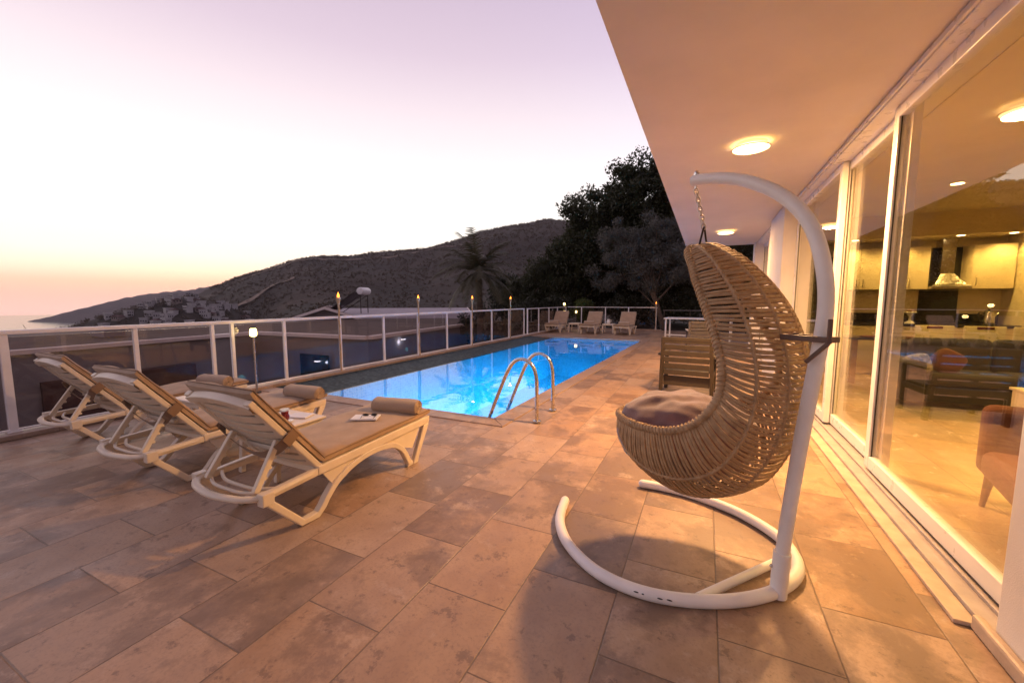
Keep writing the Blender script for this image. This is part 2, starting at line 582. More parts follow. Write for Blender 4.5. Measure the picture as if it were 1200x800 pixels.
def leaf_mat(name, a, b_, trans=0.25, rough=0.55):
    m, nt, b = base_mat(name)
    g = nn(nt, 'ShaderNodeNewGeometry')
    oi = noise(nt, g.outputs['Position'], 0.9, 3)
    r = g.outputs['Random Per Island']
    f = math_node(nt, 'ADD', math_node(nt, 'MULTIPLY', r, 0.6), math_node(nt, 'MULTIPLY', oi, 0.5))
    nt.links.new(mixc(nt, f, a, b_), b.inputs['Base Color'])
    b.inputs['Roughness'].default_value = rough
    tr = nn(nt, 'ShaderNodeBsdfTranslucent')
    tr.inputs[0].default_value = c4(b_)
    mx = nn(nt, 'ShaderNodeMixShader')
    mx.inputs[0].default_value = trans
    nt.links.new(b.outputs[0], mx.inputs[1])
    nt.links.new(tr.outputs[0], mx.inputs[2])
    nt.links.new(mx.outputs[0], nt.nodes['Material Output'].inputs[0])
    return m
M['leaf_dark'] = leaf_mat('dark_leaves', (0.014, 0.018, 0.008), (0.062, 0.066, 0.024))
M['leaf_olive'] = leaf_mat('olive_leaves', (0.05, 0.05, 0.037), (0.15, 0.143, 0.118), 0.1)
M['leaf_palm'] = leaf_mat('palm_leaves', (0.045, 0.042, 0.02), (0.11, 0.10, 0.05), 0.2)
M['leaf_bush'] = leaf_mat('bush_leaves', (0.035, 0.055, 0.012), (0.10, 0.13, 0.03), 0.3)
M['leaf_scrub'] = leaf_mat('scrub_leaves', (0.06, 0.043, 0.024), (0.10, 0.072, 0.042), 0.4)
M['leaf_hedge'] = leaf_mat('hedge_leaves', (0.012, 0.015, 0.008), (0.04, 0.046, 0.022), 0.1)

def land_mat(name, stops, scale, bstr=0.6):
    m, nt, b = base_mat(name)
    g = nn(nt, 'ShaderNodeNewGeometry').outputs['Position']
    n1 = noise(nt, g, scale, 6, 0.62, 0.4)
    n2 = noise(nt, g, scale * 9, 4, 0.6)
    f = math_node(nt, 'ADD', math_node(nt, 'MULTIPLY', n1, 0.78), math_node(nt, 'MULTIPLY', n2, 0.22))
    nt.links.new(ramp(nt, f, stops), b.inputs['Base Color'])
    b.inputs['Roughness'].default_value = 0.95
    bump(nt, b, n2, bstr, 3.0)
    return m
M['land'] = land_mat('scrub_hillside', [(0.36, (0.016, 0.012, 0.006)), (0.50, (0.029, 0.020, 0.0105)), (0.62, (0.050, 0.033, 0.019)), (0.72, (0.12, 0.08, 0.053))], 0.012)
M['garden'] = mat('garden_soil', (0.055, 0.04, 0.025), 0.95, 0.4, 4, 0.6, 30, bdist=0.03)
M['headland'] = land_mat('far_headland_scrub', [(0.36, (0.03, 0.026, 0.02)), (0.6, (0.08, 0.06, 0.045))], 0.004)

def sea_mat():
    m, nt, b = base_mat('sea_water')
    g = nn(nt, 'ShaderNodeNewGeometry').outputs['Position']
    b.inputs['Base Color'].default_value = (0.03, 0.04, 0.06, 1)
    b.inputs['Roughness'].default_value = 0.12
    b.inputs['IOR'].default_value = 1.33
    bump(nt, b, noise(nt, g, 0.08, 4, 0.6), 0.25, 1.0)
    return m
M['sea'] = sea_mat()

# ------------------------------------------------------------------ world: dusk sky
def make_world():
    w = bpy.data.worlds.new('World')
    S.world = w
    w.use_nodes = True
    nt = w.node_tree
    nt.nodes.clear()
    tc = nn(nt, 'ShaderNodeTexCoord').outputs['Generated']
    nv = nn(nt, 'ShaderNodeVectorMath', operation='NORMALIZE')
    nt.links.new(tc, nv.inputs[0])
    sp = nn(nt, 'ShaderNodeSeparateXYZ')
    nt.links.new(nv.outputs[0], sp.inputs[0])
    el = nn(nt, 'ShaderNodeMapRange')
    setin(el, From_Min=-0.1, From_Max=1.0)
    nt.links.new(sp.outputs[2], el.inputs[0])
    def p(deg):
        return (sin(radians(deg)) + 0.1) / 1.1
    # afterglow side
    west = ramp(nt, el.outputs[0], [(p(-3), (0.7, 0.45, 0.38)), (p(-0.9), (1.10, 0.68, 0.56)), (p(0.7), (1.08, 0.64, 0.49)), (p(1.9), (1.14, 0.70, 0.49)),
        (p(3.2), (1.10, 0.84, 0.64)), (p(5), (1.06, 0.91, 0.78)), (p(9), (0.95, 0.87, 0.80)), (p(15), (0.88, 0.80, 0.78)), (p(22), (0.76, 0.65, 0.685)), (p(29), (0.59, 0.475, 0.56)),
        (p(36), (0.49, 0.385, 0.485)), (p(55), (0.33, 0.26, 0.32)), (1.0, (0.24, 0.19, 0.24))])
    east = ramp(nt, el.outputs[0], [(p(-3), (0.10, 0.09, 0.12)), (p(2), (0.20, 0.17, 0.24)), (p(12), (0.33, 0.255, 0.30)), (p(28), (0.28, 0.225, 0.29)), (p(55), (0.24, 0.19, 0.24)), (1.0, (0.22, 0.175, 0.22))])
    az = radians(-62)
    dt = nn(nt, 'ShaderNodeVectorMath', operation='DOT_PRODUCT')
    nt.links.new(nv.outputs[0], dt.inputs[0])
    dt.inputs[1].default_value = (sin(az), cos(az), 0)
    f = nn(nt, 'ShaderNodeMapRange', interpolation_type='SMOOTHSTEP')
    setin(f, From_Min=-0.75, From_Max=0.60)
    nt.links.new(dt.outputs['Value'], f.inputs[0])
    c = mixc(nt, f.outputs[0], east, west)
    # cooler towards the north
    f2 = nn(nt, 'ShaderNodeMapRange', interpolation_type='SMOOTHSTEP')
    setin(f2, From_Min=0.80, From_Max=0.35, To_Min=0.0, To_Max=1.0)
    nt.links.new(dt.outputs['Value'], f2.inputs[0])
    c = mixc(nt, math_node(nt, 'MULTIPLY', f2.outputs[0], 0.55), c, (0.93, 0.98, 1.14), 'MULTIPLY')
    bg = nn(nt, 'ShaderNodeBackground')
    nt.links.new(c, bg.inputs[0])
    bg.inputs[1].default_value = 1.0
    sky = nn(nt, 'ShaderNodeTexSky', sky_type='NISHITA')
    sky.sun_disc = False
    sky.sun_elevation = radians(1.0)
    sky.sun_rotation = radians(-62)
    sky.dust_density = 2.0
    bg2 = nn(nt, 'ShaderNodeBackground')
    nt.links.new(sky.outputs[0], bg2.inputs[0])
    bg2.inputs[1].default_value = 0.015
    ad = nn(nt, 'ShaderNodeAddShader')
    nt.links.new(bg.outputs[0], ad.inputs[0])
    nt.links.new(bg2.outputs[0], ad.inputs[1])
    o = nn(nt, 'ShaderNodeOutputWorld')
    nt.links.new(ad.outputs[0], o.inputs[0])
make_world()

def lamp(name, typ, loc, energy, col, size=0.1, rot=None, **kw):
    l = bpy.data.lights.new(name, typ)
    l.energy = energy
    l.color = col
    if typ in ('POINT', 'SPOT'):
        l.shadow_soft_size = size
    elif typ == 'AREA':
        l.size = size
    elif typ == 'SUN':
        l.angle = size
    for k, v in kw.items():
        setattr(l, k, v)
    o = bpy.data.objects.new(name, l)
    COL.objects.link(o)
    o.location = loc
    if rot:
        o.rotation_euler = rot
    return o

# afterglow from the west (the sun itself is down)
sd = Vector((sin(radians(-62)) * cos(radians(4)), cos(radians(-62)) * cos(radians(4)), sin(radians(4))))
sun = lamp('afterglow_sun', 'SUN', (0, 0, 30), 0.22, (1.0, 0.72, 0.5), radians(20))
sun.rotation_euler = sd.to_track_quat('Z', 'Y').to_euler()

# ------------------------------------------------------------------ setting: deck, pool, terrain, sea
PX0, PY0, PY1 = -5.35, 4.15, 14.75     # water outline; the right edge runs from PXN (near) to PXF (far)
PXN, PXF = -2.22, -1.96
def pxr(y):
    return PXN + (PXF - PXN) * (y - PY0) / (PY1 - PY0)
WZ = -0.06
GX = -6.22                                         # outer edge of gutter
def rects(name, rs, z, m):
    b = MB()
    for x0, x1, y0, y1 in rs:
        b.quad((x0, y0, z), (x1, y0, z), (x1, y1, z), (x0, y1, z))
    if name == 'pool_deck':
        ya, yb = PY0 - 0.25, PY1 + 0.25
        b.quad((pxr(ya) + 0.25, ya, z), (1.13, ya, z), (1.13, yb, z), (pxr(yb) + 0.25, yb, z))
    return struct(b.build(name, m))
rects('pool_deck', [(-6.6, 1.13, -7, PY0 - 0.25), (-6.6, 1.13, PY1 + 0.25, 20.1), (1.13, 9, 13.0, 20.1)], 0.0, M['paving'])

cop = MB()
def copring(b, w0, w1, z0, z1):
    # near, right and far coping with a rounded nose over the water
    for (xa, ya), (xb, yb), (xc, yc), (xd, yd) in (
        ((GX, PY0 - 0.25), (pxr(PY0 - 0.25) + 0.25, PY0 - 0.25), (PXN, PY0), (GX, PY0)),
        ((pxr(PY0 - 0.25) + 0.25, PY0 - 0.25), (pxr(PY1 + 0.25) + 0.25, PY1 + 0.25), (PXF, PY1), (PXN, PY0)),
        ((pxr(PY1 + 0.25) + 0.25, PY1 + 0.25), (GX, PY1 + 0.25), (GX, PY1), (PXF, PY1))):
        vs = [(xa, ya, z0), (xb, yb, z0), (xc, yc, z0), (xd, yd, z0), (xa, ya, z1), (xb, yb, z1), (xc, yc, z1), (xd, yd, z1)]
        b.add(vs, [(3, 2, 1, 0), (4, 5, 6, 7), (0, 1, 5, 4), (1, 2, 6, 5), (2, 3, 7, 6), (3, 0, 4, 7)])
copring(cop, 0, 0, -0.05, 0.012)
struct(cop.build('pool_coping', M['coping'], bevel=0.008, seg=2))
b = MB()
e = 0.02
x0, xn, xf, y0, y1, zt, zb = PX0, PXN + e, PXF + e, PY0 - e, PY1 + e, -0.052, -1.5
b.quad((x0, y0, zb), (xn, y0, zb), (xf, y1, zb), (x0, y1, zb))
for p, q in (((x0, y0), (xn, y0)), ((xn, y0), (xf, y1)), ((xf, y1), (x0, y1))):
    b.quad((p[0], p[1], zb), (q[0], q[1], zb), (q[0], q[1], zt), (p[0], p[1], zt))
b.quad((x0, y0, zb), (x0, y1, zb), (x0, y1, WZ - 0.012), (x0, y0, WZ - 0.012))
struct(b.build('pool_basin', M['pool_tile']))
# water sheet (runs a hand's width over the left overflow edge)
b = MB()
b.quad((PX0 - 0.02, PY0 - e, WZ), (xn, PY0 - e, WZ), (xf, PY1 + e, WZ), (PX0 - 0.02, PY1 + e, WZ))
struct(b.build('pool_water', M['water']))
# overflow gutter: dark mosaic apron from kerb to water
b = MB()
b.quad((GX, PY0, 0.0), (PX0 - 0.30, PY0, -0.045), (PX0 - 0.30, PY1, -0.045), (GX, PY1, 0.0))
b.quad((PX0 - 0.30, PY0, -0.045), (PX0 + 0.001, PY0, WZ - 0.006), (PX0 + 0.001, PY1, WZ - 0.006), (PX0 - 0.30, PY1, -0.045))
struct(b.build('pool_gutter', M['gutter_tile']))
# stone kerb the glass fence stands on
b = MB()
b.box(-6.52, GX - 0.002, -6, 19.75, 0.003, 0.055)
b.box(-6.52, -1.8, 19.752, 20.0, 0.003, 0.055)
struct(b.build('stone_kerb', M['coping'], bevel=0.008))
b = MB()
b.box(-6.66, -6.53, -7, 20.2, -3.6, -0.004)
b.box(-6.53, 9, 20.1, 20.2, -3.6, -0.004)
struct(b.build('terrace_retaining_wall', M['stucco']))

# ---- terrain as one polar sheet, sea beyond
SEA = -120.0
HILL = [(-180, 2), (-130, 1), (-95, -3), (-80, -7), (-66, -1.5), (-62.5, 0.9), (-57.5, 3.25), (-53, 4.6), (-48, 5.5), (-42, 6.0), (-37.2, 6.7), (-33, 7.8), (-30.2, 8.6), (-25, 9.7), (-21, 10.2), (-14, 10.2), (0, 9), (60, 7), (120, 5), (180, 2)]
def interp(tab, a):
    if a <= tab[0][0]:
        return tab[0][1]
    for (p, q), (r, s) in zip(tab, tab[1:]):
        if a <= r:
            t = (a - p) / (r - p)
            return q + (s - q) * t
    return tab[-1][1]
def ss(a, b, x):
    t = max(0.0, min(1.0, (x - a) / (b - a)))
    return t * t * (3 - 2 * t)
from mathutils import noise as mnoise
def terr(az, r):
    x, y = r * sin(radians(az)), r * cos(radians(az))
    flat = -3.6
    west = ss(-40, -75, az) if az > -150 else ss(-180, -150, az)
    down = SEA - 14
    base = flat + (down - flat) * ss(48, 560, r) * max(west, 0.35)
    zr = CH + 900 * tan(radians(interp(HILL, az)))
    s = ss(130, 900, r) if r < 900 else 1 - 0.8 * ss(900, 1900, r)
    z = base + (zr - base) * s if r < 900 else (SEA - 30) + (zr - SEA + 30) * s
    # spur with the town on it
    sp = [(-76, -4.2), (-73.7, -2.7), (-70, -1.3), (-66.5, 0.0), (-64.4, 0.5), (-62, -0.25), (-59, -1.4), (-56, -2.3), (-52, -5)]
    if -78 < az < -50:
        zt = CH + 520 * tan(radians(interp(sp, az)))
        k = exp(-((r - 520) / 150.0) ** 2)
        z = max(z, base + (zt - base) * k)
    a = 0.012 * max(0, r - 60)
    z += mnoise.noise(Vector((x * 0.012, y * 0.012, 0))) * min(a, 7) + mnoise.noise(Vector((x * 0.05, y * 0.05, 3))) * min(a, 2.2)
    return z
azs = [-180 + 6 * i for i in range(15)] + [-90 + 0.6 * i for i in range(150)] + [i * 6.0 for i in range(0, 31)]
azs = sorted(set(round(a, 3) for a in azs))[:-1]
rs = [9, 20, 34, 48, 64, 84, 108, 135, 165, 200, 240, 285, 330, 375, 415, 450, 480, 505, 525, 550, 590, 640, 690, 740, 790, 830, 865, 890, 910, 940, 1000, 1100, 1250, 1450, 1700, 2000]
b = MB()
vs = [(0, 0, -3.6)]
for r in rs:
    for a in azs:
        vs.append((r * sin(radians(a)), r * cos(radians(a)), terr(a, r)))
n = len(azs)
fs = [(0, 1 + k, 1 + (k + 1) % n) for k in range(n)]
for i in range(len(rs) - 1):
    for k in range(n):
        l = (k + 1) % n
        fs.append((1 + i * n + k, 1 + i * n + l, 1 + (i + 1) * n + l, 1 + (i + 1) * n + k))
b.add(vs, fs)
struct(b.build('terrain', M['land'], smooth=60))
b = MB()
b.add([(5200 * sin(2 * pi * k / 96), 5200 * cos(2 * pi * k / 96), SEA) for k in range(96)], [tuple(range(96))])
struct(b.build('sea', M['sea']))
# pale dirt tracks cut into the big hill
M['track'] = mat('pale_dirt', (0.20, 0.145, 0.105), 0.95, 0.25, 0.05)
def track(pts, w):
    b = MB()
    L = crom(pts, 12)
    vs = []
    for i, (a, r) in enumerate(L):
        for d in (-w, w):
            rr = r + d
            vs.append((rr * sin(radians(a)), rr * cos(radians(a)), max(terr(a, rr), terr(a, r) - 1.2) + 0.9))
    b.add(vs, [(2 * i, 2 * i + 1, 2 * i + 3, 2 * i + 2) for i in range(len(L) - 1)])
    struct(b.build('dirt_track', M['track']))
track([(-62.8, 650), (-61.2, 600), (-59.6, 570), (-58.0, 560), (-56.0, 590), (-53.5, 600)], 9)
track([(-60.5, 800), (-57, 745), (-52, 735), (-47, 700), (-42, 690), (-37, 720), (-32, 705)], 3.5)
# far headland: a long ridge out at sea
RID = [(-76.2, -1.95), (-74.5, -1.45), (-72, -0.6), (-70, 0.05), (-68.8, 0.45), (-66.5, 0.95), (-64, 1.25), (-61.3, 1.85), (-58, 2.4), (-54, 2.6), (-48, 2.2)]
b = MB()
vs, fs = [], []
A = [-76.6 + 0.35 * i for i in range(84)]
prof = [(-0.55, 0.0), (-0.4, 0.25), (-0.25, 0.55), (-0.1, 0.9), (0, 1.0), (0.2, 0.7), (0.5, 0.2), (0.7, 0.0)]
for a in A:
    top = 3650 * tan(radians(interp(RID, a))) - SEA
    for q, hh in prof:
        wdt = 200 + 3.2 * max(top, 0)
        r = 3650 + q * wdt
        z = SEA - 6 + hh * max(top, 0) * (1 + 0.05 * mnoise.noise(Vector((a * 1.6, q * 3, 0)))) + 5 * mnoise.noise(Vector((a * 4, q * 9, 5))) * hh
        vs.append((r * sin(radians(a)), r * cos(radians(a)), z))
m_ = len(prof)
for i in range(len(A) - 1):
    for k in range(m_ - 1):
        fs.append((i * m_ + k, (i + 1) * m_ + k, (i + 1) * m_ + k + 1, i * m_ + k + 1))
b.add(vs, fs)
struct(b.build('headland', M['headland'], smooth=60))
# garden ground behind the far fence
b = MB()
b.box(-11, 12, 20.22, 46, -3.7, -0.05)
struct(b.build('garden_ground', M['garden']))

# ------------------------------------------------------------------ the house
HZ, RZ = 2.84, 2.90        # top of glazing, soffit
FX = 1.235                 # glazing plane
house = thing('house', 'white modern villa with deep soffit and full-height sliding glass doors', 'house', (0, 0, 0))
b = MB(); b.box(-0.565, 6.5, -5, 12.8, RZ, RZ + 0.28); b.build('roof_slab', M['soffit'], house)
b = MB(); b.box(1.125, 1.55, -5, 2.23, 0.0, RZ - 0.002); b.build('pillar', M['stucco'], house, bevel=0.012)
b = MB(); b.box(1.085, 1.124, -5, 2.30, 0.002, 0.07); b.build('plinth', M['stone_sill'], house, bevel=0.012)
b = MB(); b.box(1.06, 1.50, 7.75, 9.25, 0.0, RZ - 0.002); b.build('pillar', M['stucco'], house, bevel=0.01)
b = MB(); b.box(1.10, 1.50, 12.45, 12.8, 0.0, RZ - 0.002); b.build('pillar', M['stucco'], house, bevel=0.01)
b = MB(); b.box(1.035, 1.118, 2.302, 7.745, 0.002, 0.022); b.build('stone_threshold', M['stone_sill'], house, bevel=0.004)
for ya, yb in ((2.232, 7.748), (9.252, 12.448)):
    b = MB(); b.box(1.12, 1.185, ya, yb, 0.001, 0.040); b.box(1.1852, 1.36, ya, yb, 0.001, 0.032); b.box(1.205, 1.22, ya, yb, 0.0322, 0.052)
    b.build('door_track', M['sill'], house, bevel=0.003)
    b = MB(); b.box(1.15, 1.38, ya, yb, HZ, RZ - 0.001); b.box(1.13, 1.149, ya, yb, HZ + 0.012, HZ + 0.048); b.build('lintel', M['pvc'], house, bevel=0.004)
def door(y0, y1, x, st=0.085, hand=None, name='sliding_door'):
    b = MB()
    z0, z1 = 0.054, HZ - 0.002
    for ya, yb, za, zb in ((y0, y0 + st, z0, z1), (y1 - st, y1, z0, z1), (y0 + st, y1 - st, z0, z0 + 0.10), (y0 + st, y1 - st, z1 - 0.085, z1)):
        b.box(x, x + 0.055, ya, yb, za, zb)
    fr = b.build(name, M['pvc'], house, bevel=0.005)
    g = MB(); g.box(x + 0.022, x + 0.034, y0 + st - 0.01, y1 - st + 0.01, z0 + 0.09, z1 - 0.075)
    g.build('glass_pane', M['win_glass'], fr)
    for ya, yb, za, zb in ((y0 + st, y0 + st + 0.007, z0 + 0.1, z1 - 0.085), (y1 - st - 0.007, y1 - st, z0 + 0.1, z1 - 0.085)):
        MB().box(x + 0.014, x + 0.0215, ya, yb, za, zb).build('rubber_seal', M['black'], fr)
    if hand is not None:
        h = MB(); h.tube([(x - 0.002, hand, 0.98), (x - 0.05, hand, 1.0), (x - 0.055, hand, 1.1), (x - 0.055, hand, 1.2), (x - 0.05, hand, 1.25), (x - 0.002, hand, 1.27)], 0.012, 8)
        h.build('handle', M['pvc'], fr, smooth=50)
    return fr
door(2.236, 4.16, FX)
door(4.02, 5.55, FX + 0.062, hand=None)
door(5.45, 7.70, FX)
b = MB(); b.box(FX + 0.064, FX + 0.14, 5.57, 5.78, 0.054, HZ - 0.002); b.build('mullion', M['pvc'], house, bevel=0.004)
door(9.256, 10.95, FX)
door(10.85, 12.44, FX + 0.062)
# inside: floor, walls, ceiling
KY = 10.2
b = MB(); b.box(1.552, 6.4, -3, 13, -0.02, 0.03); b.box(1.362, 1.551, 2.232, 7.748, -0.02, 0.03); b.box(1.362, 1.551, 9.252, 12.448, -0.02, 0.03)
o = b.build('interior_floor', M['marble'], house)
b = MB(); b.box(1.52, 6.4, KY, KY + 0.12, 0.031, RZ - 0.002); b.box(6.4, 6.5, -3, 13, 0.031, RZ - 0.002); b.box(1.56, 6.4, -3, -2.9, 0.031, RZ - 0.002); b.box(1.5, 6.4, 12.7, 12.79, 0.031, RZ - 0.002); b.box(4.70, 4.82, 8.9, KY - 0.001, 0.031, 2.498)
b.build('interior_wall', M['inner_wall'], house)
b = MB(); b.box(1.56, 6.39, 9.45, KY - 0.002, 2.50, RZ - 0.013); b.build('ceiling_bulkhead', M['inner_wall'], house)
b = MB(); b.box(1.56, 6.39, -2.8, 12.69, RZ - 0.012, RZ - 0.002); b.build('interior_ceiling', M['inner_wall'], house)
def soffit_lamp(y, label, power, x=0.33):
    t = thing('ceiling_light', label, 'ceiling light', (x, y, RZ), 0, 'round lights under the soffit')
    b = MB(); b.lathe([(0.13, -0.03), (0.135, -0.001)], 40); b.build('frame', M['pvc'], t, smooth=40)
    b = MB(); b.lathe([(0.08, -0.062), (0.13, -0.058), (0.152, -0.050), (0.156, -0.042), (0.15, -0.036), (0.14, -0.0305)], 40); b.build('diffuser', M['lamp'], t, smooth=60)
    b = MB(); b.tube([(0.161 * cos(2 * pi * k / 48), 0.161 * sin(2 * pi * k / 48), -0.046) for k in range(48)], 0.006, 8, closed=True); b.build('rim', M['pvc'], t, smooth=60)
    l = lamp('soffit_lamp_glow', 'AREA', (x, y, RZ - 0.072), power, (1.0, 0.52, 0.20), 0.28)
    l.data.shape = 'DISK'
soffit_lamp(4.66, 'round glowing ceiling light above the hanging chair, nearest of the soffit lights', 212)
soffit_lamp(10.1, 'small glowing ceiling light further along the soffit near its far end', 95)
for i, (x, y) in enumerate([(3.4, 3.0), (2.6, 4.4), (4.3, 4.4), (4.2, 5.8), (2.85, 7.3)]):
    o = MB().lathe([(0.05, -0.006), (0.062, -0.003), (0.062, 0.0)], 18, (0, 0, 0)).build('downlight', M['spot'], smooth=40, loc=(x, y, RZ - 0.013))
    tag(o, 'small warm recessed spot in the living room ceiling', 'downlight', 'living room downlights')
    lamp('downlight_glow', 'SPOT', (x, y, RZ - 0.03), 128, (1.0, 0.68, 0.13), 0.06, spot_size=radians(150), spot_blend=0.8)
for i, x in enumerate((2.45, 3.15, 3.87, 4.5)):
    o = MB().lathe([(0.04, -0.006), (0.05, -0.003), (0.05, 0.0)], 14, (0, 0, 0)).build('kitchen_spot', M['spot'], smooth=40, loc=(x, 9.62, 2.499))
    tag(o, 'small warm spot in the bulkhead above the kitchen cabinets', 'downlight', 'kitchen bulkhead spots')
    lamp('kitchen_spot_glow', 'SPOT', (x, 9.60, 2.48), 46, (1.0, 0.64, 0.16), 0.04, spot_size=radians(140), spot_blend=0.7)

# ---- kitchen
def wall_cab(x0, x1, label, two=True):
    t = thing('wall_cabinet', label, 'cabinet', (x0, 9.85, 1.60), 0, 'cream wall cabinets in the kitchen')
    w = x1 - x0
    MB().box(0.0, w, 0.02, KY - 9.852, 0.0, 0.76).build('carcass', M['cabinet'], t)
    cuts = [(0, w / 2), (w / 2, w)] if two else [(0, w)]
    for k, (a, c) in enumerate(cuts):
        d = MB().box(a + 0.003, c - 0.003, 0, 0.018, 0.004, 0.756).build('cabinet_door', M['cabinet'], t, bevel=0.003)
        hx = (c - 0.05) if (two and k == 0) else a + 0.05
        MB().tube([(hx, 0, 0.06), (hx, -0.03, 0.065), (hx, -0.03, 0.19), (hx, 0, 0.195)], 0.008, 8).build('handle', M['steel'], d, smooth=50)
wall_cab(2.29, 2.95, 'cream double-door wall cabinet leftmost in the kitchen')
wall_cab(2.955, 3.60, 'cream double-door wall cabinet just left of the range hood')
wall_cab(4.155, 4.68, 'cream single-door wall cabinet just right of the range hood', False)
t = thing('range_hood', 'steel chimney range hood between the cream cabinets', 'range hood', (3.875, 10.0, 1.60))
b = MB(); b.box(-0.09, 0.09, -0.05, 0.198, 0.28, 0.89); b.build('chimney', M['steel'], t)
b = MB()
sec = [(0.26, 0.24, 0.05), (0.20, 0.19, 0.09), (0.14, 0.12, 0.18), (0.095, 0.06, 0.279)]
vs = []
for hw, d, z in sec:
    vs += [(-hw, -d, z), (hw, -d, z), (hw, 0.198, z), (-hw, 0.198, z)]
fs = [(i * 4 + k, i * 4 + (k + 1) % 4, i * 4 + 4 + (k + 1) % 4, i * 4 + 4 + k) for i in range(3) for k in range(4)] + [(3, 2, 1, 0), (12, 13, 14, 15)]
b.add(vs, fs); b.build('canopy', M['steel'], t)
MB().box(-0.265, 0.265, -0.245, 0.198, 0.0, 0.048).build('rim', M['steel'], t, bevel=0.004)
t = thing('backsplash', 'black glass backsplash panel behind the cooker', 'backsplash', (3.875, KY - 0.012, 1.0))
MB().box(-0.27, 0.27, 0, 0.010, 0, 0.58).build('panel', M['black_stone'], t)
MB().box(-0.27, 0.27, 0, 0.010, 0.59, 1.36).build('upper_panel', M['black_stone'], t)
t = thing('kitchen_counter', 'long cream kitchen base unit with black worktop and upstand', 'counter', (2.26, 9.58, 0.0))
MB().box(0, 2.42, 0.02, 0.618, 0.031, 0.94).build('carcass', M['cabinet'], t)
MB().box(-0.01, 2.43, -0.02, 0.595, 0.942, 0.985).build('worktop', M['black_stone'], t, bevel=0.004)
MB().box(-0.01, 2.43, 0.596, 0.607, 0.99, 1.16).build('upstand', M['black_stone'], t)
for k in range(4):
    d = MB().box(k * 0.6 + 0.004, k * 0.6 + 0.596, 0, 0.018, 0.1, 0.925).build('cabinet_door', M['cabinet'], t, bevel=0.003)
    MB().tube([(k * 0.6 + 0.2, 0, 0.9), (k * 0.6 + 0.2, -0.03, 0.9), (k * 0.6 + 0.4, -0.03, 0.9), (k * 0.6 + 0.4, 0, 0.9)], 0.007, 6).build('handle', M['steel'], d)
t = thing('kettle', 'steel electric kettle on the black worktop at right', 'kettle', (4.42, 9.85, 0.986))
MB().lathe([(0.075, 0), (0.08, 0.02), (0.078, 0.1), (0.066, 0.2), (0.06, 0.225)], 20).build('body', M['steel'], t, smooth=40)
MB().lathe([(0.058, 0.226), (0.05, 0.238), (0.012, 0.243), (0.014, 0.262)], 16).build('lid', M['black'], t, smooth=40)
MB().tube([(-0.06, 0, 0.2), (-0.12, 0, 0.21), (-0.135, 0, 0.15), (-0.11, 0, 0.06), (-0.075, 0, 0.045)], 0.012, 8).build('handle', M['black'], t, smooth=50)
MB().tube([(0.06, 0, 0.14), (0.10, 0, 0.19), (0.115, 0, 0.2)], [0.024, 0.016, 0.012], 8).build('spout', M['steel'], t, smooth=50)
t = thing('cake_stand', 'small pale goblet-shaped stand on the worktop left of the cooker', 'vase', (3.38, 9.8, 0.986))
MB().lathe([(0.07, 0), (0.065, 0.02), (0.02, 0.05), (0.016, 0.12), (0.05, 0.17), (0.09, 0.2), (0.085, 0.21)], 18).build('bowl', M['porcelain'], t, smooth=50)
MB().ell((0, 0, 0.225), (0.06, 0.06, 0.03), 12, 6).build('filling', M['wood'], t, smooth=80)
t = thing('tall_fridge', 'tall dark grey fridge unit at the left end of the kitchen', 'fridge', (1.62, 9.5, 0.03))
MB().box(0.0, 0.6, 0.03, 0.66, 0.0, 2.18).build('body', M['greywood'], t, bevel=0.01)
for za, zb in ((0.02, 0.8), (0.81, 2.16)):
    d = MB().box(0.005, 0.595, 0.0, 0.028, za, zb).build('door', M['greywood'], t, bevel=0.006)
    MB().tube([(0.06, 0, za + 0.25), (0.06, -0.04, za + 0.25), (0.06, -0.04, za + 0.6), (0.06, 0, za + 0.6)], 0.01, 8).build('handle', M['steel'], d)
# dining table and chairs
t = thing('dining_table', 'dark glass-topped dining table in front of the kitchen', 'table', (2.9, 8.75, 0.03))
MB().box(-0.75, 1.25, -0.36, 0.36, 0.73, 0.76).build('tabletop', M['black_stone'], t, bevel=0.006)
for sx in (-0.65, 1.15):
    for sy in (-0.3, 0.3):
        MB().box(sx - 0.04, sx + 0.04, sy - 0.04, sy + 0.04, 0, 0.729).build('leg', M['wood'], t, bevel=0.006)
for k, x in enumerate((2.55, 3.15, 3.75)):
    o = MB().lathe([(0.13, 0), (0.17, 0.006), (0.172, 0.016), (0.12, 0.01)], 24).build('place_mat', M['darkred'], loc=(x, 8.70, 0.792))
    tag(o, 'dark red round dish laid on the dining table', 'dish', 'dishes on the dining table')
def make_chair():
    t = thing('dining_chair', 'cream high-backed dining chair', 'chair', (3.10, 8.2, 0.03), 0, 'cream dining chairs')
    MB().box(-0.22, 0.22, -0.02, 0.42, 0.41, 0.48).build('seat', M['cream'], t, bevel=0.02, seg=3)
    MB().box(-0.22, 0.22, -0.06, -0.022, 0.44, 1.0).build('backrest', M['cream'], t, bevel=0.015, seg=3)
    MB().box(-0.09, 0.09, -0.068, -0.018, 0.955, 0.99).build('grip', M['darkred'], t, bevel=0.006)
    for sx in (-0.19, 0.19):
        for sy in (0.0, 0.38):
            MB().bar((sx, sy, 0.42), (sx * 1.06, sy, 0.0), 0.035, 0.035, (0, 1, 0)).build('leg', M['wood'], t)
    return t
ch = make_chair()
ch['label'] = 'cream dining chair at the table, leftmost of the row before the kitchen'
for x, lab in ((3.64, 'cream dining chair standing second from the left before the kitchen'), (4.15, 'cream dining chair at the table behind the right end of the sofa')):
    dup(ch, loc=(x, 8.2, 0.03), label=lab)
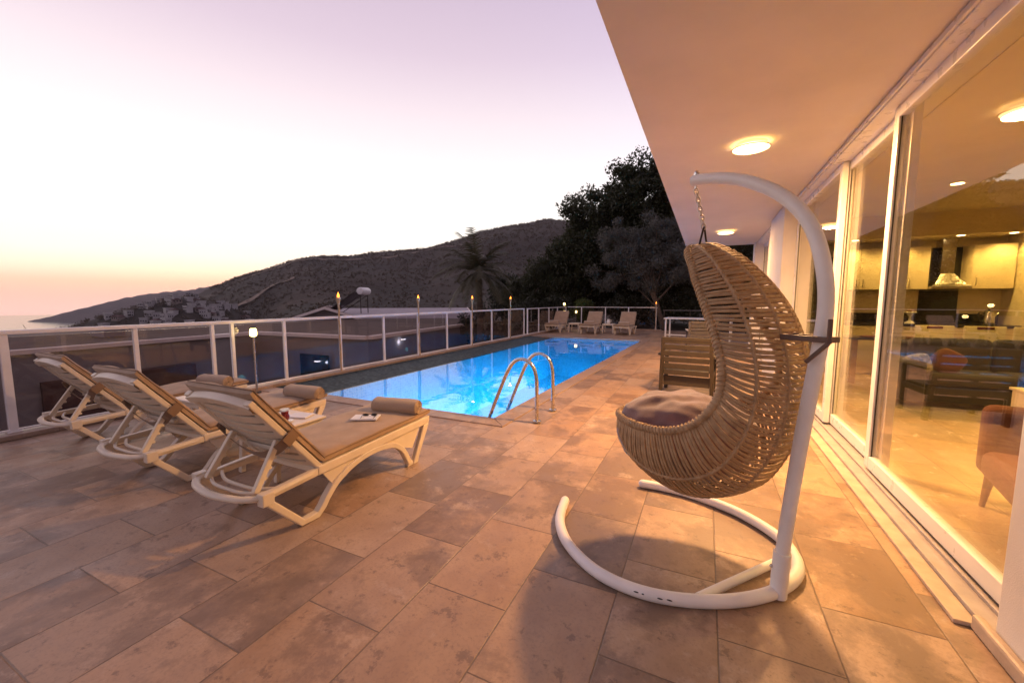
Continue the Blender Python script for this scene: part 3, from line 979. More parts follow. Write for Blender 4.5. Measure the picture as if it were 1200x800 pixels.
# sofa (back to us: it faces the room towards the camera side)
t = thing('sofa', 'long dark brown sofa inside the living room', 'sofa', (3.42, 7.35, 0.03))
MB().box(-1.0, 1.3, -0.45, 0.28, 0.08, 0.30).build('base', M['sofa'], t, bevel=0.03, seg=3)
for x0 in (-0.82, 0.02, 0.62):
    MB().box(x0, x0 + (0.82 if x0 < 0 else 0.58), -0.5, 0.12, 0.302, 0.45).build('seat_cushion', M['sofa'], t, bevel=0.05, seg=4)
    MB().box(x0, x0 + (0.82 if x0 < 0 else 0.58), 0.06, 0.24, 0.40, 0.86).build('back_cushion', M['sofa'], t, bevel=0.07, seg=4)
MB().box(-1.0, 1.3, 0.242, 0.40, 0.08, 0.80).build('backrest', M['sofa'], t, bevel=0.04, seg=3)
MB().box(-1.08, -0.83, -0.5, 0.4, 0.06, 0.60).build('armrest', M['sofa'], t, bevel=0.05, seg=3)
def pillow(name, label, m, loc, rot, r=(0.24, 0.09, 0.22)):
    def sq(d):
        k = max(abs(d.x), abs(d.z), 1e-3)
        q = 1.0 / (abs(d.x) ** 4 + abs(d.z) ** 4 + 1e-6) ** 0.25 if abs(d.y) < 0.98 else 1
        return min(q, 1.25)
    o = MB().ell((0, 0, 0), r, 28, 18, sq).build(name, m, smooth=80, loc=loc)
    o.rotation_euler = rot
    return tag(o, label, 'cushion')
pillow('scatter_cushion', 'orange scatter cushion leaning on the brown sofa', M['orange'], (2.82, 7.02, 0.62), (0.25, 0.5, 0.1), (0.155, 0.06, 0.15))
pillow('scatter_cushion', 'black and cream patterned scatter cushion at the left end of the sofa', M['pattern'], (2.52, 6.96, 0.58), (0.25, -0.3, -0.3), (0.13, 0.06, 0.13))
t = thing('armchair', 'orange upholstered armchair with tapered wooden legs just inside the glass', 'armchair', (2.02, 3.24, 0.03), radians(-12))
MB().box(-0.42, 0.36, -0.36, 0.36, 0.22, 0.40).build('seat', M['orange'], t, bevel=0.06, seg=4)
MB().box(0.18, 0.40, -0.40, 0.40, 0.24, 0.98).build('backrest', M['orange'], t, bevel=0.07, seg=4)
for sy in (-1, 1):
    MB().box(-0.42, 0.30, sy * 0.40 - 0.07, sy * 0.40 + 0.07, 0.22, 0.69).build('armrest', M['orange'], t, bevel=0.06, seg=4)
for sx, sy in ((-0.36, -0.36), (-0.36, 0.36), (0.3, -0.36), (0.3, 0.36)):
    MB().tube([(sx, sy, 0.23), (sx * 1.05, sy * 1.05, 0.0)], [0.028, 0.014], 10).build('leg', M['wood'], t, smooth=50)
t = thing('cube_table', 'small cream cube side table in front of the sofa', 'side table', (3.25, 6.1, 0.03))
MB().box(-0.2, 0.2, -0.2, 0.2, 0.40, 0.43).build('tabletop', M['cream'], t, bevel=0.006)
MB().box(-0.18, 0.18, -0.18, 0.18, 0.0, 0.399).build('base', M['cream'], t, bevel=0.006)

# ------------------------------------------------------------------ glass fence
FXL = -6.37
def fence_panel(t, a, b_, z0=0.085, z1=1.03):
    a, b_ = Vector(a), Vector(b_)
    d = (b_ - a).normalized()
    o = MB().bar(a + d * 0.03 + Vector((0, 0, (z0 + z1) / 2)), b_ - d * 0.03 + Vector((0, 0, (z0 + z1) / 2)), 0.010, z1 - z0).build('glass_panel', M['fence_glass'], t)
def post(t, x, y, d=0.05):
    b = MB()
    b.box(x - d / 2, x + d / 2, y - d / 2, y + d / 2, 0.065, 1.055)
    b.box(x - 0.05, x + 0.05, y - 0.05, y + 0.05, 0.055, 0.066)
    b.build('post', M['white_paint'], t, bevel=0.004)
lf = thing('glass_fence', 'white-railed smoked glass fence along the left side of pool and deck', 'fence', (0, 0, 0))
ys = [-3.6, -2.4, -1.2, 0.1, 1.45, 2.5, 3.37, 3.64, 4.47, 5.62, 6.80, 7.98, 9.22, 10.5, 11.8, 13.1, 14.45, 14.80, 16.0, 17.24, 18.4, 19.7]
for y in ys:
    post(lf, FXL, y, 0.062 if abs(y - 1.45) < 0.01 else 0.045)
for ya, yb in zip(ys, ys[1:]):
    if yb - ya > 0.5:
        fence_panel(lf, (FXL, ya, 0), (FXL, yb, 0))
b = MB(); b.box(FXL - 0.04, FXL + 0.04, -4, 14.46, 1.056, 1.10); b.box(FXL - 0.03, FXL + 0.03, 14.78, 19.73, 1.056, 1.09)
b.build('top_rail', M['white_paint'], lf, bevel=0.008)
b = MB(); b.box(FXL - 0.015, FXL + 0.015, -4, 19.7, 0.067, 0.084); b.build('bottom_channel', M['white_paint'], lf)
ff = thing('glass_fence', 'white-railed glass fence behind the far sun loungers', 'fence', (0, 0, 0))
xs = [-5.6, -4.4, -3.3, -2.05]
for x in xs:
    post(ff, x, 19.87, 0.045)
for xa, xb in zip([-6.3] + xs, xs):
    fence_panel(ff, (xa, 19.87, 0), (xb, 19.87, 0))
MB().box(-6.33, -2.0, 19.845, 19.895, 1.056, 1.085).build('top_rail', M['white_paint'], ff, bevel=0.006)
df = thing('railing', 'dim dark railing at the far end of the deck behind the white table', 'railing', (0, 0, 0))
for x in (-1.7, -0.6, 0.5, 1.6, 2.7):
    MB().box(x - 0.02, x + 0.02, 19.85, 19.89, 0.0, 0.93).build('post', M['taupe'], df)
MB().box(-1.75, 2.75, 19.84, 19.90, 0.931, 0.97).build('top_rail', M['greywood'], df)
MB().box(-1.75, 2.75, 19.86, 19.88, 0.45, 0.48).build('mid_rail', M['taupe'], df)

# ------------------------------------------------------------------ torches and garden lamps
def make_torch(loc, label):
    t = thing('torch', label, 'torch', loc, 0, 'bamboo torches along the fence')
    b = MB()
    pts = [(0.004 * sin(k * 1.7), 0.004 * cos(k * 2.1), 0.02 + k * 0.10) for k in range(14)]
    b.tube(pts, [0.017 if k % 3 else 0.020 for k in range(14)], 10)
    b.build('cane', M['bamboo'], t, smooth=50)
    b = MB(); b.lathe([(0.018, 1.31), (0.032, 1.38), (0.045, 1.455), (0.040, 1.458), (0.028, 1.44)], 14); b.build('basket', M['bamboo'], t, smooth=40)
    b = MB(); b.lathe([(0.012, 1.445), (0.022, 1.47), (0.023, 1.49), (0.014, 1.52), (0.003, 1.555)], 12); b.build('flame', M['flame'], t, smooth=70)
    return t
TY = [5.52, 7.90, 10.38, 13.0]
tl = ['bamboo torch nearest the camera on the glass fence', 'bamboo torch on the fence, second from the camera', 'bamboo torch on the fence, third from the camera', 'bamboo torch on the fence nearest the far deck']
tor = None
for y, l in zip(TY, tl):
    if tor is None:
        tor = make_torch((-6.26, y, 0.0), l)
    else:
        tor = dup(tor, loc=(-6.26, y, 0.0), label=l, rotz=y)
        tor.rotation_euler = (0.006 * sin(y * 3), 0.008 * cos(y * 2), y)
        for c_ in kids(tor):
            if c_.name.startswith('flame'):
                f_ = 0.6 + 0.3 * abs(sin(y * 2.3))
                c_.scale = (1, 0.8, f_); c_.location = (0.004 * sin(y), 0, 1.45 * (1 - f_))
tor = dup(tor, loc=(-2.05, 19.75, -0.2), label='bamboo torch at the right end of the far fence', rotz=1.0)
for y in TY:
    lamp('torch_glow', 'POINT', (-6.26, y, 1.54), 1.6, (1.0, 0.42, 0.12), 0.03)
lamp('torch_glow', 'POINT', (-2.05, 19.7, 1.4), 3.0, (1.0, 0.42, 0.12), 0.03)

def garden_lamp(loc, label, h=0.86):
    t = thing('garden_lamp', label, 'lamp', loc, 0, 'glowing garden lamps')
    MB().lathe([(0.06, 0.0), (0.06, 0.012), (0.02, 0.02)], 16).build('base', M['black'], t, smooth=40)
    MB().lathe([(0.016, 0.02), (0.016, h)], 12).build('pole', M['steel'], t, smooth=50)
    MB().lathe([(0.022, h), (0.045, h + 0.012), (0.05, h + 0.05), (0.046, h + 0.10), (0.036, h + 0.125)], 16).build('lamp_shade', M['globe'], t, smooth=50)
    MB().lathe([(0.055, h + 0.126), (0.05, h + 0.135), (0.02, h + 0.155)], 16).build('cap', M['black'], t, smooth=40)
    lamp('garden_lamp_glow', 'POINT', (loc[0], loc[1], loc[2] + h + 0.07), 3.5, (1.0, 0.66, 0.25), 0.07)
    return t
garden_lamp((-6.12, 3.80, 0.0), 'thin garden lamp with glowing head beside the loungers at the glass fence', 0.86)
garden_lamp((-6.75, 20.6, -0.05), 'garden lamp glowing in the bush behind the far loungers', 1.2)
garden_lamp((-6.05, 20.45, -0.05), 'lower garden lamp glowing beside the lit bush behind the far loungers', 0.80)

# ------------------------------------------------------------------ pool ladder and pool lamps
t = thing('pool_ladder', 'stainless steel pool ladder with two arched handrails', 'ladder', (-1.70, 4.5, 0.012))
for dy in (-0.27, 0.27):
    pts = crom([(0, dy, 0.0), (0, dy, 0.30), (-0.01, dy, 0.52), (-0.06, dy, 0.65), (-0.16, dy, 0.71), (-0.27, dy, 0.69), (-0.36, dy, 0.58), (-0.46, dy, 0.36), (-0.60, dy, 0.02), (-0.66, dy, -0.15), (-0.67, dy, -0.5), (-0.67, dy, -1.1)], 6)
    MB().tube(pts, 0.0215, 14).build('handrail', M['steel'], t, smooth=60)
    MB().lathe([(0.05, 0.0), (0.048, 0.012), (0.024, 0.02)], 18, (0, dy, 0)).build('flange', M['steel'], t, smooth=40)
for z in (-0.35, -0.65, -0.95):
    MB().box(-0.72, -0.62, -0.25, 0.25, z, z + 0.025).build('tread', M['steel'], t)
for k, (x, y, lab) in enumerate(((pxr(6.2) + 0.016, 6.2, 'lit round underwater lamp in the pool wall nearest the ladder'), (pxr(9.4) + 0.016, 9.4, 'lit round underwater lamp halfway along the pool wall'), (pxr(12.7) + 0.016, 12.7, 'lit round underwater lamp in the pool wall towards the far end'))):
    t = thing('pool_lamp', lab, 'pool lamp', (x, y, -0.55), 0, 'underwater pool lamps')
    Ry = Matrix.Rotation(-pi / 2, 3, 'Y')
    MB().lathe([(0.10, 0.0), (0.10, 0.014), (0.085, 0.02)], 24, M=Ry).build('rim', M['steel'], t, smooth=40)
    MB().lathe([(0.083, 0.0205), (0.06, 0.028), (0.02, 0.03)], 24, M=Ry).build('lens', M['pool_lamp'], t, smooth=40)
    l = lamp('pool_lamp_glow', 'AREA', (x - 0.06, y, -0.55), 200, (0.03, 0.56, 1.0), 0.3)
    l.rotation_euler = (0, radians(42), 0)
    l.data.spread = radians(120)

# ------------------------------------------------------------------ sun loungers
def make_lounger():
    """origin on the ground under the rear hoop; +y runs to the foot end"""
    t = thing('sun_lounger', 'x', 'sun lounger', (-2.53, 1.27, 0), 0, 'white plastic sun loungers')
    wp, W = M['white_plastic'], 0.325
    for s in (-1, 1):
        b = MB()
        xo, xi = s * W, s * (W - 0.042)
        a, c = min(xo, xi), max(xo, xi)
        b.prism([(0.46, 0.275), (1.62, 0.305), (1.63, 0.37), (0.46, 0.335)], 'x', a, c)           # seat rail
        b.prism([(0.08, 0.262), (0.4595, 0.277), (0.4595, 0.325), (0.08, 0.306)], 'x', a, c)      # rear rail
        k = s * 0.002
        b.prism([(1.39, 0.0), (1.455, 0.0), (1.47, 0.05), (1.62, 0.304), (1.545, 0.302), (1.42, 0.06)], 'x', a + k, c + k)
        b.prism([(1.32, 0.001), (1.3895, 0.001), (1.3895, 0.04), (1.335, 0.04)], 'x', a - k, c - k)
        b.build('side_rail', wp, t, bevel=0.008, seg=3)
        # rear leg and arch as one swept band
        arch = crom([(0.095, 0.283), (0.335, 0.022), (0.445, 0.020), (0.52, 0.10), (0.60, 0.175), (0.72, 0.235), (0.86, 0.268), (1.02, 0.272), (1.16, 0.245), (1.26, 0.18), (1.32, 0.09), (1.35, 0.022)], 1)
        sm = crom(arch[3:], 4)
        path = arch[:3] + [(0.49, 0.06)] + sm
        b = MB()
        n = len(path)
        vs = []
        for i, (y, z) in enumerate(path):
            p0, p1 = path[max(i - 1, 0)], path[min(i + 1, n - 1)]
            d = Vector((p1[0] - p0[0], p1[1] - p0[1])); d.normalize()
            q = Vector((-d.y, d.x)) * 0.021
            for sx in (xo + s * 0.004, xi - s * 0.004):
                vs += [(sx, y + q.x, max(0.0, z + q.y)), (sx, y - q.x, max(0.0, z - q.y))]
        fs = []
        for i in range(n - 1):
            A, B = i * 4, i * 4 + 4
            fs += [(A, B, B + 1, A + 1), (A + 2, A + 3, B + 3, B + 2), (A, A + 2, B + 2, B), (A + 1, B + 1, B + 3, A + 3)]
        fs += [(0, 1, 3, 2), (n * 4 - 4, n * 4 - 2, n * 4 - 1, n * 4 - 3)]
        b.add(vs, fs)
        b.build('leg', wp, t, bevel=0.006, seg=2, angle=50)
        # thin web between arch and rail
        b = MB()
        web = [(0.50, 0.276)] + [(y, z + 0.015) for y, z in sm if 0.56 < y < 1.25] + [(1.30, 0.18), (1.40, 0.14), (1.50, 0.302)]
        m_ = (xo + xi) / 2
        b.prism(web, 'x', m_ - 0.006, m_ + 0.006)
        b.build('side_panel', wp, t)
    b = MB()
    hoop = crom([(W - 0.02, 0.42, 0.300), (W - 0.02, 0.12, 0.288), (0.24, 0.045, 0.285), (0.12, 0.012, 0.285), (0, 0.0, 0.285), (-0.12, 0.012, 0.285), (-0.24, 0.045, 0.285), (-W + 0.02, 0.12, 0.288), (-W + 0.02, 0.42, 0.300)], 5)
    b.tube(hoop, 0.024, 10, flat=0.75)
    for yy in (0.085, 0.15):
        b.tube(crom([(W - 0.03, yy + 0.07, 0.29), (0.15, yy + 0.01, 0.283), (0, yy, 0.283), (-0.15, yy + 0.01, 0.283), (-W + 0.03, yy + 0.07, 0.29)], 4), 0.011, 8)
    b.build('rear_hoop', wp, t, smooth=50)
    for s in (-1, 1):
        MB().box(s * W - 0.028, s * W + 0.028, 0.075, 0.145, 0.245, 0.318).build('hoop_joint', wp, t, bevel=0.005)
    MB().box(-W + 0.045, W - 0.045, 1.56, 1.612, 0.295, 0.345).build('cross_bar', wp, t, bevel=0.005)
    MB().box(-W + 0.045, W - 0.045, 0.47, 0.51, 0.28, 0.318).build('cross_bar', wp, t, bevel=0.005)
    b = MB()
    for k in range(9):
        b.box(-W + 0.044, W - 0.044, 0.56 + k * 0.115, 0.635 + k * 0.115, 0.322 + k * 0.0035, 0.336 + k * 0.0035)
    b.build('seat_slats', wp, t, bevel=0.005)
    # backrest: local frame u along the slope (from hinge up), w out of the back side
    H = Vector((0, 0.50, 0.335)); U = Vector((0, -0.63, 0.776)).normalized(); Wd = Vector((0, -0.776, -0.63)).normalized()
    X = Vector((1, 0, 0))
    def P(x, u, w):
        return H + X * x + U * u + Wd * w
    MM = Matrix(((1, U.x, Wd.x, H.x), (0, U.y, Wd.y, H.y), (0, U.z, Wd.z, H.z), (0, 0, 0, 1)))
    L = 0.69
    b = MB()
    for s in (-1, 1):
        b.box(s * (W - 0.036) - 0.026, s * (W - 0.036) + 0.026, -0.03, L - 0.02, 0.0, 0.036, MM)
    # arched white top edge
    tp = [(x, L - 0.015 - 0.05 * (x / W) ** 2) for x in [(-1 + 2 * i / 12) * (W - 0.014) for i in range(13)]]
    for (xa, ua), (xb, ub) in zip(tp, tp[1:]):
        vs = [MM @ Vector(q) for q in ((xa, ua - 0.035, -0.004), (xb, ub - 0.035, -0.004), (xb, ub + 0.02, -0.004), (xa, ua + 0.02, -0.004), (xa, ua - 0.035, 0.046), (xb, ub - 0.035, 0.046), (xb, ub + 0.02, 0.046), (xa, ua + 0.02, 0.046))]
        b.add(vs, [(0, 1, 2, 3), (7, 6, 5, 4), (0, 4, 5, 1), (3, 2, 6, 7)])
    b.build('backrest_frame', wp, t, bevel=0.006, seg=2)
    b = MB()
    for k in range(8):
        u0 = 0.02 + k * 0.08
        prev = None
        for i in range(11):
            x = (-1 + 2 * i / 10) * (W - 0.063)
            dp = 0.012 - 0.018 * (x / W) ** 2 * 0 + 0.016 * (1 - (x / W) ** 2)
            cur = (x, dp)
            if prev:
                (xa, da), (xb, db) = prev, cur
                sag = lambda x: -0.035 * (1 - (x / W) ** 2)
                vs = [MM @ Vector(q) for q in ((xa, u0 + sag(xa), da), (xb, u0 + sag(xb), db), (xb, u0 + 0.056 + sag(xb), db), (xa, u0 + 0.056 + sag(xa), da), (xa, u0 + sag(xa), da + 0.012), (xb, u0 + sag(xb), db + 0.012), (xb, u0 + 0.056 + sag(xb), db + 0.012), (xa, u0 + 0.056 + sag(xa), da + 0.012))]
                b.add(vs, [(0, 1, 2, 3), (7, 6, 5, 4), (0, 4, 5, 1), (3, 2, 6, 7)])
            prev = cur
    b.build('backrest_slats', wp, t)
    # prop: two notched struts and a crossbar
    b = MB()
    for s in (-1, 1):
        b.bar(P(s * 0.215, 0.315, 0.04), (s * 0.235, 0.105, 0.295), 0.036, 0.03, (1, 0, 0))
        A, B = P(s * 0.215, 0.315, 0.04), Vector((s * 0.235, 0.105, 0.295))
        for q in (0.35, 0.55, 0.75):
            c = A.lerp(B, q)
            b.box(c.x - 0.012, c.x + 0.012, c.y + 0.008, c.y + 0.036, c.z - 0.012, c.z + 0.008)
    b.bar(P(-0.20, 0.20, 0.045), P(0.20, 0.20, 0.045), 0.03, 0.028)
    b.build('backrest_prop', wp, t, bevel=0.005)
    # strap round the back
    b = MB()
    ns = 24
    vs = []
    for i in range(ns + 1):
        q = -1 + 2 * i / ns
        x = q * (W + 0.006)
        u = 0.345 - 0.13 * (1 - abs(q) ** 1.7)
        w = 0.052 + 0.06 * (1 - q * q) if abs(q) < 0.98 else 0.02
        for du in (-0.033, 0.033):
            vs.append(P(x, u + du, w)); vs.append(P(x, u + du, w + 0.004))
    fs = []
    for i in range(ns):
        A, B = i * 4, i * 4 + 4
        fs += [(A, B, B + 2, A + 2), (A + 1, A + 3, B + 3, B + 1), (A, A + 1, B + 1, B), (A + 2, B + 2, B + 3, A + 3)]
    b.add(vs, fs)
    for s in (-1, 1):
        b.add([P(s * (W + 0.004), 0.30, 0.056), P(s * (W + 0.004), 0.37, 0.056), P(s * (W + 0.004), 0.37, -0.03), P(s * (W + 0.004), 0.30, -0.03), P(s * (W + 0.009), 0.30, 0.056), P(s * (W + 0.009), 0.37, 0.056), P(s * (W + 0.009), 0.37, -0.03), P(s * (W + 0.009), 0.30, -0.03)],
              [(0, 1, 2, 3), (7, 6, 5, 4), (0, 4, 5, 1), (1, 5, 6, 2), (2, 6, 7, 3), (3, 7, 4, 0)])
    b.build('strap', M['strap'], t, smooth=40)
    # cushions with a slightly padded, uneven top
    def pad(name, u0, u1, w, th, fr, seed):
        nu, nx = 26, 12
        vs, fs = [], []
        def pt(i, j, side):
            a, c = i / nu, -1 + 2 * j / nx
            ex = min(a, 1 - a) * (u1 - u0); ey = (1 - abs(c)) * w
            soft = 1 - 0.5 * exp(-ex / 0.018) - 0.5 * exp(-ey / 0.018)
            nz = 0.011 * mnoise.noise(Vector((c * 1.8 + seed, a * 5, side * 7)))
            hgt = th * (0.55 + 0.45 * soft) + nz if side else th * 0.22 * (1 - soft)
            return fr(c * w, u0 + (u1 - u0) * a, hgt)
        for side in (0, 1):
            for i in range(nu + 1):
                for j in range(nx + 1):
                    vs.append(pt(i, j, side))
        o = (nu + 1) * (nx + 1)
        k = nx + 1
        for i in range(nu):
            for j in range(nx):
                fs.append((i * k + j, (i + 1) * k + j, (i + 1) * k + j + 1, i * k + j + 1))
                fs.append((o + i * k + j, o + i * k + j + 1, o + (i + 1) * k + j + 1, o + (i + 1) * k + j))
        for i in range(nu):
            for j in (0, nx):
                fs.append((i * k + j, (i + 1) * k + j, o + (i + 1) * k + j, o + i * k + j))
        for j in range(nx):
            for i in (0, nu):
                fs.append((i * k + j, i * k + j + 1, o + i * k + j + 1, o + i * k + j))
        b = MB(); b.add(vs, fs)
        c = b.build(name, M['cushion'], t, smooth=75)
        p = MB()
        for hh in (0.62,):
            loop = [fr(-w - 0.001, u0 + (u1 - u0) * q / 12, th * hh) for q in range(13)] + [fr(-w + 2 * w * q / 6, u1 + 0.001, th * hh) for q in range(1, 6)] + \
                   [fr(w + 0.001, u1 - (u1 - u0) * q / 12, th * hh) for q in range(13)] + [fr(w - 2 * w * q / 6, u0 - 0.001, th * hh) for q in range(1, 6)]
            p.tube(loop, 0.0042, 6, closed=True)
        p.build('piping', M['strap'], c, smooth=60)
    slope = (0.345 - 0.325) / 1.1
    pad('seat_cushion', 0.0, 1.15, W - 0.012, 0.062, lambda x, u, h: (x, 0.50 + u, 0.340 + u * 0.032 + h), 1.0)
    pad('backrest_cushion', 0.02, L + 0.018, W - 0.008, 0.058, lambda x, u, h: tuple(P(x, u, -0.002 - h)), 4.0)
    return t
lg = make_lounger()
lg['label'] = 'tan-cushioned sun lounger nearest the hanging chair, with a towel and a white booklet on it'
l2 = dup(lg, loc=(-3.885, 1.31, 0), rotz=radians(0.5), label='tan-cushioned sun lounger in the middle of the near three')
l3 = dup(lg, loc=(-5.43, 1.42, 0), rotz=radians(-1.0), label='tan-cushioned sun lounger of the near three closest to the glass fence')
for x, r, lab in ((-6.0, 181, 'far sun lounger at the left, in the corner of the fence beyond the pool'), (-4.43, 180, 'far sun lounger between the two small tables beyond the pool'), (-2.98, 178.5, 'far sun lounger at the right, nearest the tree trunk beyond the pool')):
    dup(lg, loc=(x, 18.15, 0), rotz=radians(r), label=lab)

# rolled towels
def make_towel():
    L, R = 0.215, 0.066
    b = MB()
    n, m = 40, 14
    vs = []
    for j in range(m + 1):
        x = -L + 2 * L * j / m
        for i in range(n):
            a = 2 * pi * i / n
            r = R * (1 + 0.03 * sin(a * 2 + 1) + 0.05 * mnoise.noise(Vector((x * 9, cos(a) * 1.5, sin(a) * 1.5)))) * (0.93 if j in (0, m) else 1)
            if abs(a - 1.2) < 0.12:
                r += 0.006
            z = r * sin(a)
            vs.append((x, r * cos(a) * 1.06, max(z, -0.055)))
    fs = [(j * n + i, j * n + (i + 1) % n, (j + 1) * n + (i + 1) % n, (j + 1) * n + i) for j in range(m) for i in range(n)]
    b.add(vs, fs)
    t = b.build('rolled_towel', M['towel'], smooth=70)
    # spiral end faces
    for s in (-1, 1):
        e = MB()
        vs, fs = [], []
        turns, k = 3.6, 90
        for i in range(k + 1):
            a = 2 * pi * turns * i / k
            r = 0.006 + (R * 0.9 - 0.006) * i / k
            for dr, dx in ((-0.0075, 0.0), (-0.003, 0.008), (0.003, 0.008), (0.0075, 0.0)):
                rr = max(0.001, r + dr)
                vs.append((s * (L - 0.004 + dx), rr * cos(a) * 1.04, max(rr * sin(a), -0.053)))
        for i in range(k):
            for q in range(3):
                fs.append((i * 4 + q, i * 4 + q + 1, i * 4 + 5 + q, i * 4 + 4 + q))
        e.add(vs, fs)
        e.build('rolled_end', M['towel'], t, smooth=70)
    return t
tw = make_towel()
tw.location = (-2.43, 2.725, 0.472)
tw.rotation_euler = (0, 0, radians(9))
tag(tw, 'rolled tan towel on the foot of the near lounger with the white booklet', 'towel', 'rolled tan towels')
for loc, r, lab in (((-3.66, 2.745, 0.472), 4, 'rolled tan towel on the foot of the middle near lounger'), ((-5.12, 2.70, 0.472), 8, 'rolled tan towel on the lounger next to the glass fence'),
                    ((-6.0, 16.95, 0.468), -3, 'rolled towel on the far left lounger beyond the pool'), ((-4.43, 16.95, 0.468), 4, 'rolled towel on the far middle lounger beyond the pool'), ((-2.98, 16.95, 0.468), 2, 'rolled towel on the far right lounger beyond the pool')):
    dup(tw, loc=loc, rotz=radians(r), label=lab)
# booklet with glasses on the near lounger
t = thing('booklet', 'white booklet with dark sunglasses lying on the near lounger', 'booklet', (-2.49, 2.42, 0.435), radians(28))
MB().box(-0.105, 0.105, -0.07, 0.07, 0.0, 0.008).build('cover', M['paper'], t, bevel=0.002)
MB().box(-0.103, 0.103, -0.068, 0.068, 0.009, 0.013).build('page', M['paper'], t)
b = MB()
for s in (-1, 1):
    b.ell((0.03 + s * 0.034, 0.02, 0.024), (0.027, 0.006, 0.011), 12, 6)
    b.tube([(0.03 + s * 0.06, 0.02, 0.026), (0.03 + s * 0.05, -0.06, 0.018)], 0.0025, 6)
b.tube([(0.02, 0.02, 0.028), (0.04, 0.02, 0.028)], 0.003, 6)
b.build('sunglasses', M['black'], t, smooth=60)

# side tables between loungers
def make_side_table():
    t = thing('side_table', 'x', 'side table', (-3.2, 2.1, 0), 0, 'white plastic side tables')
    b = MB(); b.box(-0.24, 0.24, -0.24, 0.24, 0.385, 0.41); b.build('tabletop', M['white_plastic'], t, bevel=0.012, seg=3)
    b = MB()
    for ax in (-1, 1):
        b.box(-0.2, 0.2, ax * 0.21 - 0.008, ax * 0.21 + 0.008, 0.34, 0.384)
        b.box(ax * 0.21 - 0.008, ax * 0.21 + 0.008, -0.2, 0.2, 0.34, 0.384)
    b.build('apron', M['white_plastic'], t)
    for sx in (-1, 1):
        for sy in (-1, 1):
            MB().bar((sx * 0.20, sy * 0.20, 0.384), (sx * 0.222, sy * 0.222, 0.0), 0.04, 0.04, (0, 1, 0)).build('leg', M['white_plastic'], t, bevel=0.006)
    return t
st = make_side_table()
st['label'] = 'white side table with the glass of red tea between two near loungers'
st.location = (-3.16, 2.16, 0)
dup(st, loc=(-4.66, 2.40, 0), label='white side table with plates beside the lounger at the glass fence')
dup(st, loc=(-5.22, 17.5, 0), label='far white side table left of the middle far lounger')
dup(st, loc=(-3.72, 17.5, 0), label='far white side table left of the rightmost far lounger')
t = thing('tea_glass', 'small glass of red tea on a white saucer beside the near lounger', 'glass', (-3.07, 2.12, 0.411))
MB().lathe([(0.03, 0), (0.06, 0.008), (0.062, 0.011), (0.03, 0.004)], 24).build('saucer', M['porcelain'], t, smooth=50)
MB().lathe([(0.024, 0.012), (0.034, 0.02), (0.036, 0.045), (0.028, 0.065), (0.032, 0.095), (0.037, 0.108)], 20).build('glass_body', M['clear'], t, smooth=60)
MB().lathe([(0.022, 0.0135), (0.032, 0.021), (0.0342, 0.045), (0.0262, 0.065), (0.030, 0.092)], 20).build('tea', M['tea'], t, smooth=60)
t = thing('napkin', 'white folded napkin on the side table beside the tea', 'napkin', (-3.1, 2.28, 0.412), radians(20))
MB().box(-0.09, 0.09, -0.07, 0.07, 0, 0.012).build('sheet', M['paper'], t, bevel=0.003)
t = thing('bowl', 'small white bowl on a plate on the side table near the fence', 'bowl', (-4.72, 2.44, 0.411))
MB().lathe([(0.05, 0), (0.11, 0.012), (0.112, 0.016), (0.05, 0.005)], 28).build('plate', M['porcelain'], t, smooth=50)
MB().lathe([(0.03, 0.006), (0.06, 0.03), (0.075, 0.06), (0.071, 0.06), (0.055, 0.032), (0.02, 0.012)], 24).build('bowl_body', M['porcelain'], t, smooth=50)
t = thing('saucer', 'white plate lying alone on the side table near the fence', 'plate', (-4.54, 2.36, 0.411))
MB().lathe([(0.05, 0), (0.10, 0.012), (0.102, 0.016), (0.05, 0.005)], 28).build('plate', M['porcelain'], t, smooth=50)
t = thing('drink', 'pale round pitcher standing on the far side table', 'pitcher', (-3.74, 17.5, 0.411))
MB().lathe([(0.05, 0), (0.08, 0.04), (0.085, 0.09), (0.05, 0.15), (0.055, 0.19)], 16).build('pitcher_body', M['porcelain'], t, smooth=50)
MB().tube([(0.05, 0, 0.17), (0.11, 0, 0.15), (0.11, 0, 0.08), (0.075, 0, 0.06)], 0.009, 8).build('handle', M['porcelain'], t, smooth=50)

# ------------------------------------------------------------------ hanging chair stand
D2 = Vector((-0.802, 0.597, 0)); BP = Vector((0.37, 2.15, 0))
stand = thing('chair_stand', 'white curved steel stand with C-shaped floor ring holding the hanging chair', 'stand', (0, 0, 0))
ring = [(-0.815, 2.56), (-0.765, 2.30), (-0.635, 2.08), (-0.42, 1.915), (-0.17, 1.875), (0.10, 1.955), (0.33, 2.12), (0.475, 2.34), (0.485, 2.56), (0.41, 2.73), (0.24, 2.90), (0.0, 3.02), (-0.20, 3.06), (-0.37, 3.06)]
pts = [(x, y, 0.031) for x, y in crom(ring, 6)]
b = MB(); b.tube(pts, 0.030, 16); b.build('base_ring', M['white_paint'], stand, smooth=60)
b = MB()
for p in (ring[0], ring[-1]):
    b.ell((p[0], p[1], 0.031), (0.029, 0.029, 0.029), 12, 8)
b.build('end_cap', M['white_paint'], stand, smooth=80)
b = MB(); b.tube([(0.03, 1.955, 0.028), (0.40, 2.42, 0.028)], 0.021, 12); b.build('cross_strut', M['white_paint'], stand, smooth=60)
prof = [(0.0, 0.02), (-0.006, 0.25), (-0.04, 0.69), (-0.07, 1.0), (-0.095, 1.23), (-0.103, 1.37), (-0.09, 1.51), (-0.05, 1.66), (0.012, 1.775), (0.11, 1.875), (0.23, 1.952), (0.34, 2.0), (0.46, 2.033), (0.572, 2.05)]
pole = [tuple(BP + D2 * s + Vector((0, 0, z))) for s, z in crom(prof, 5)]
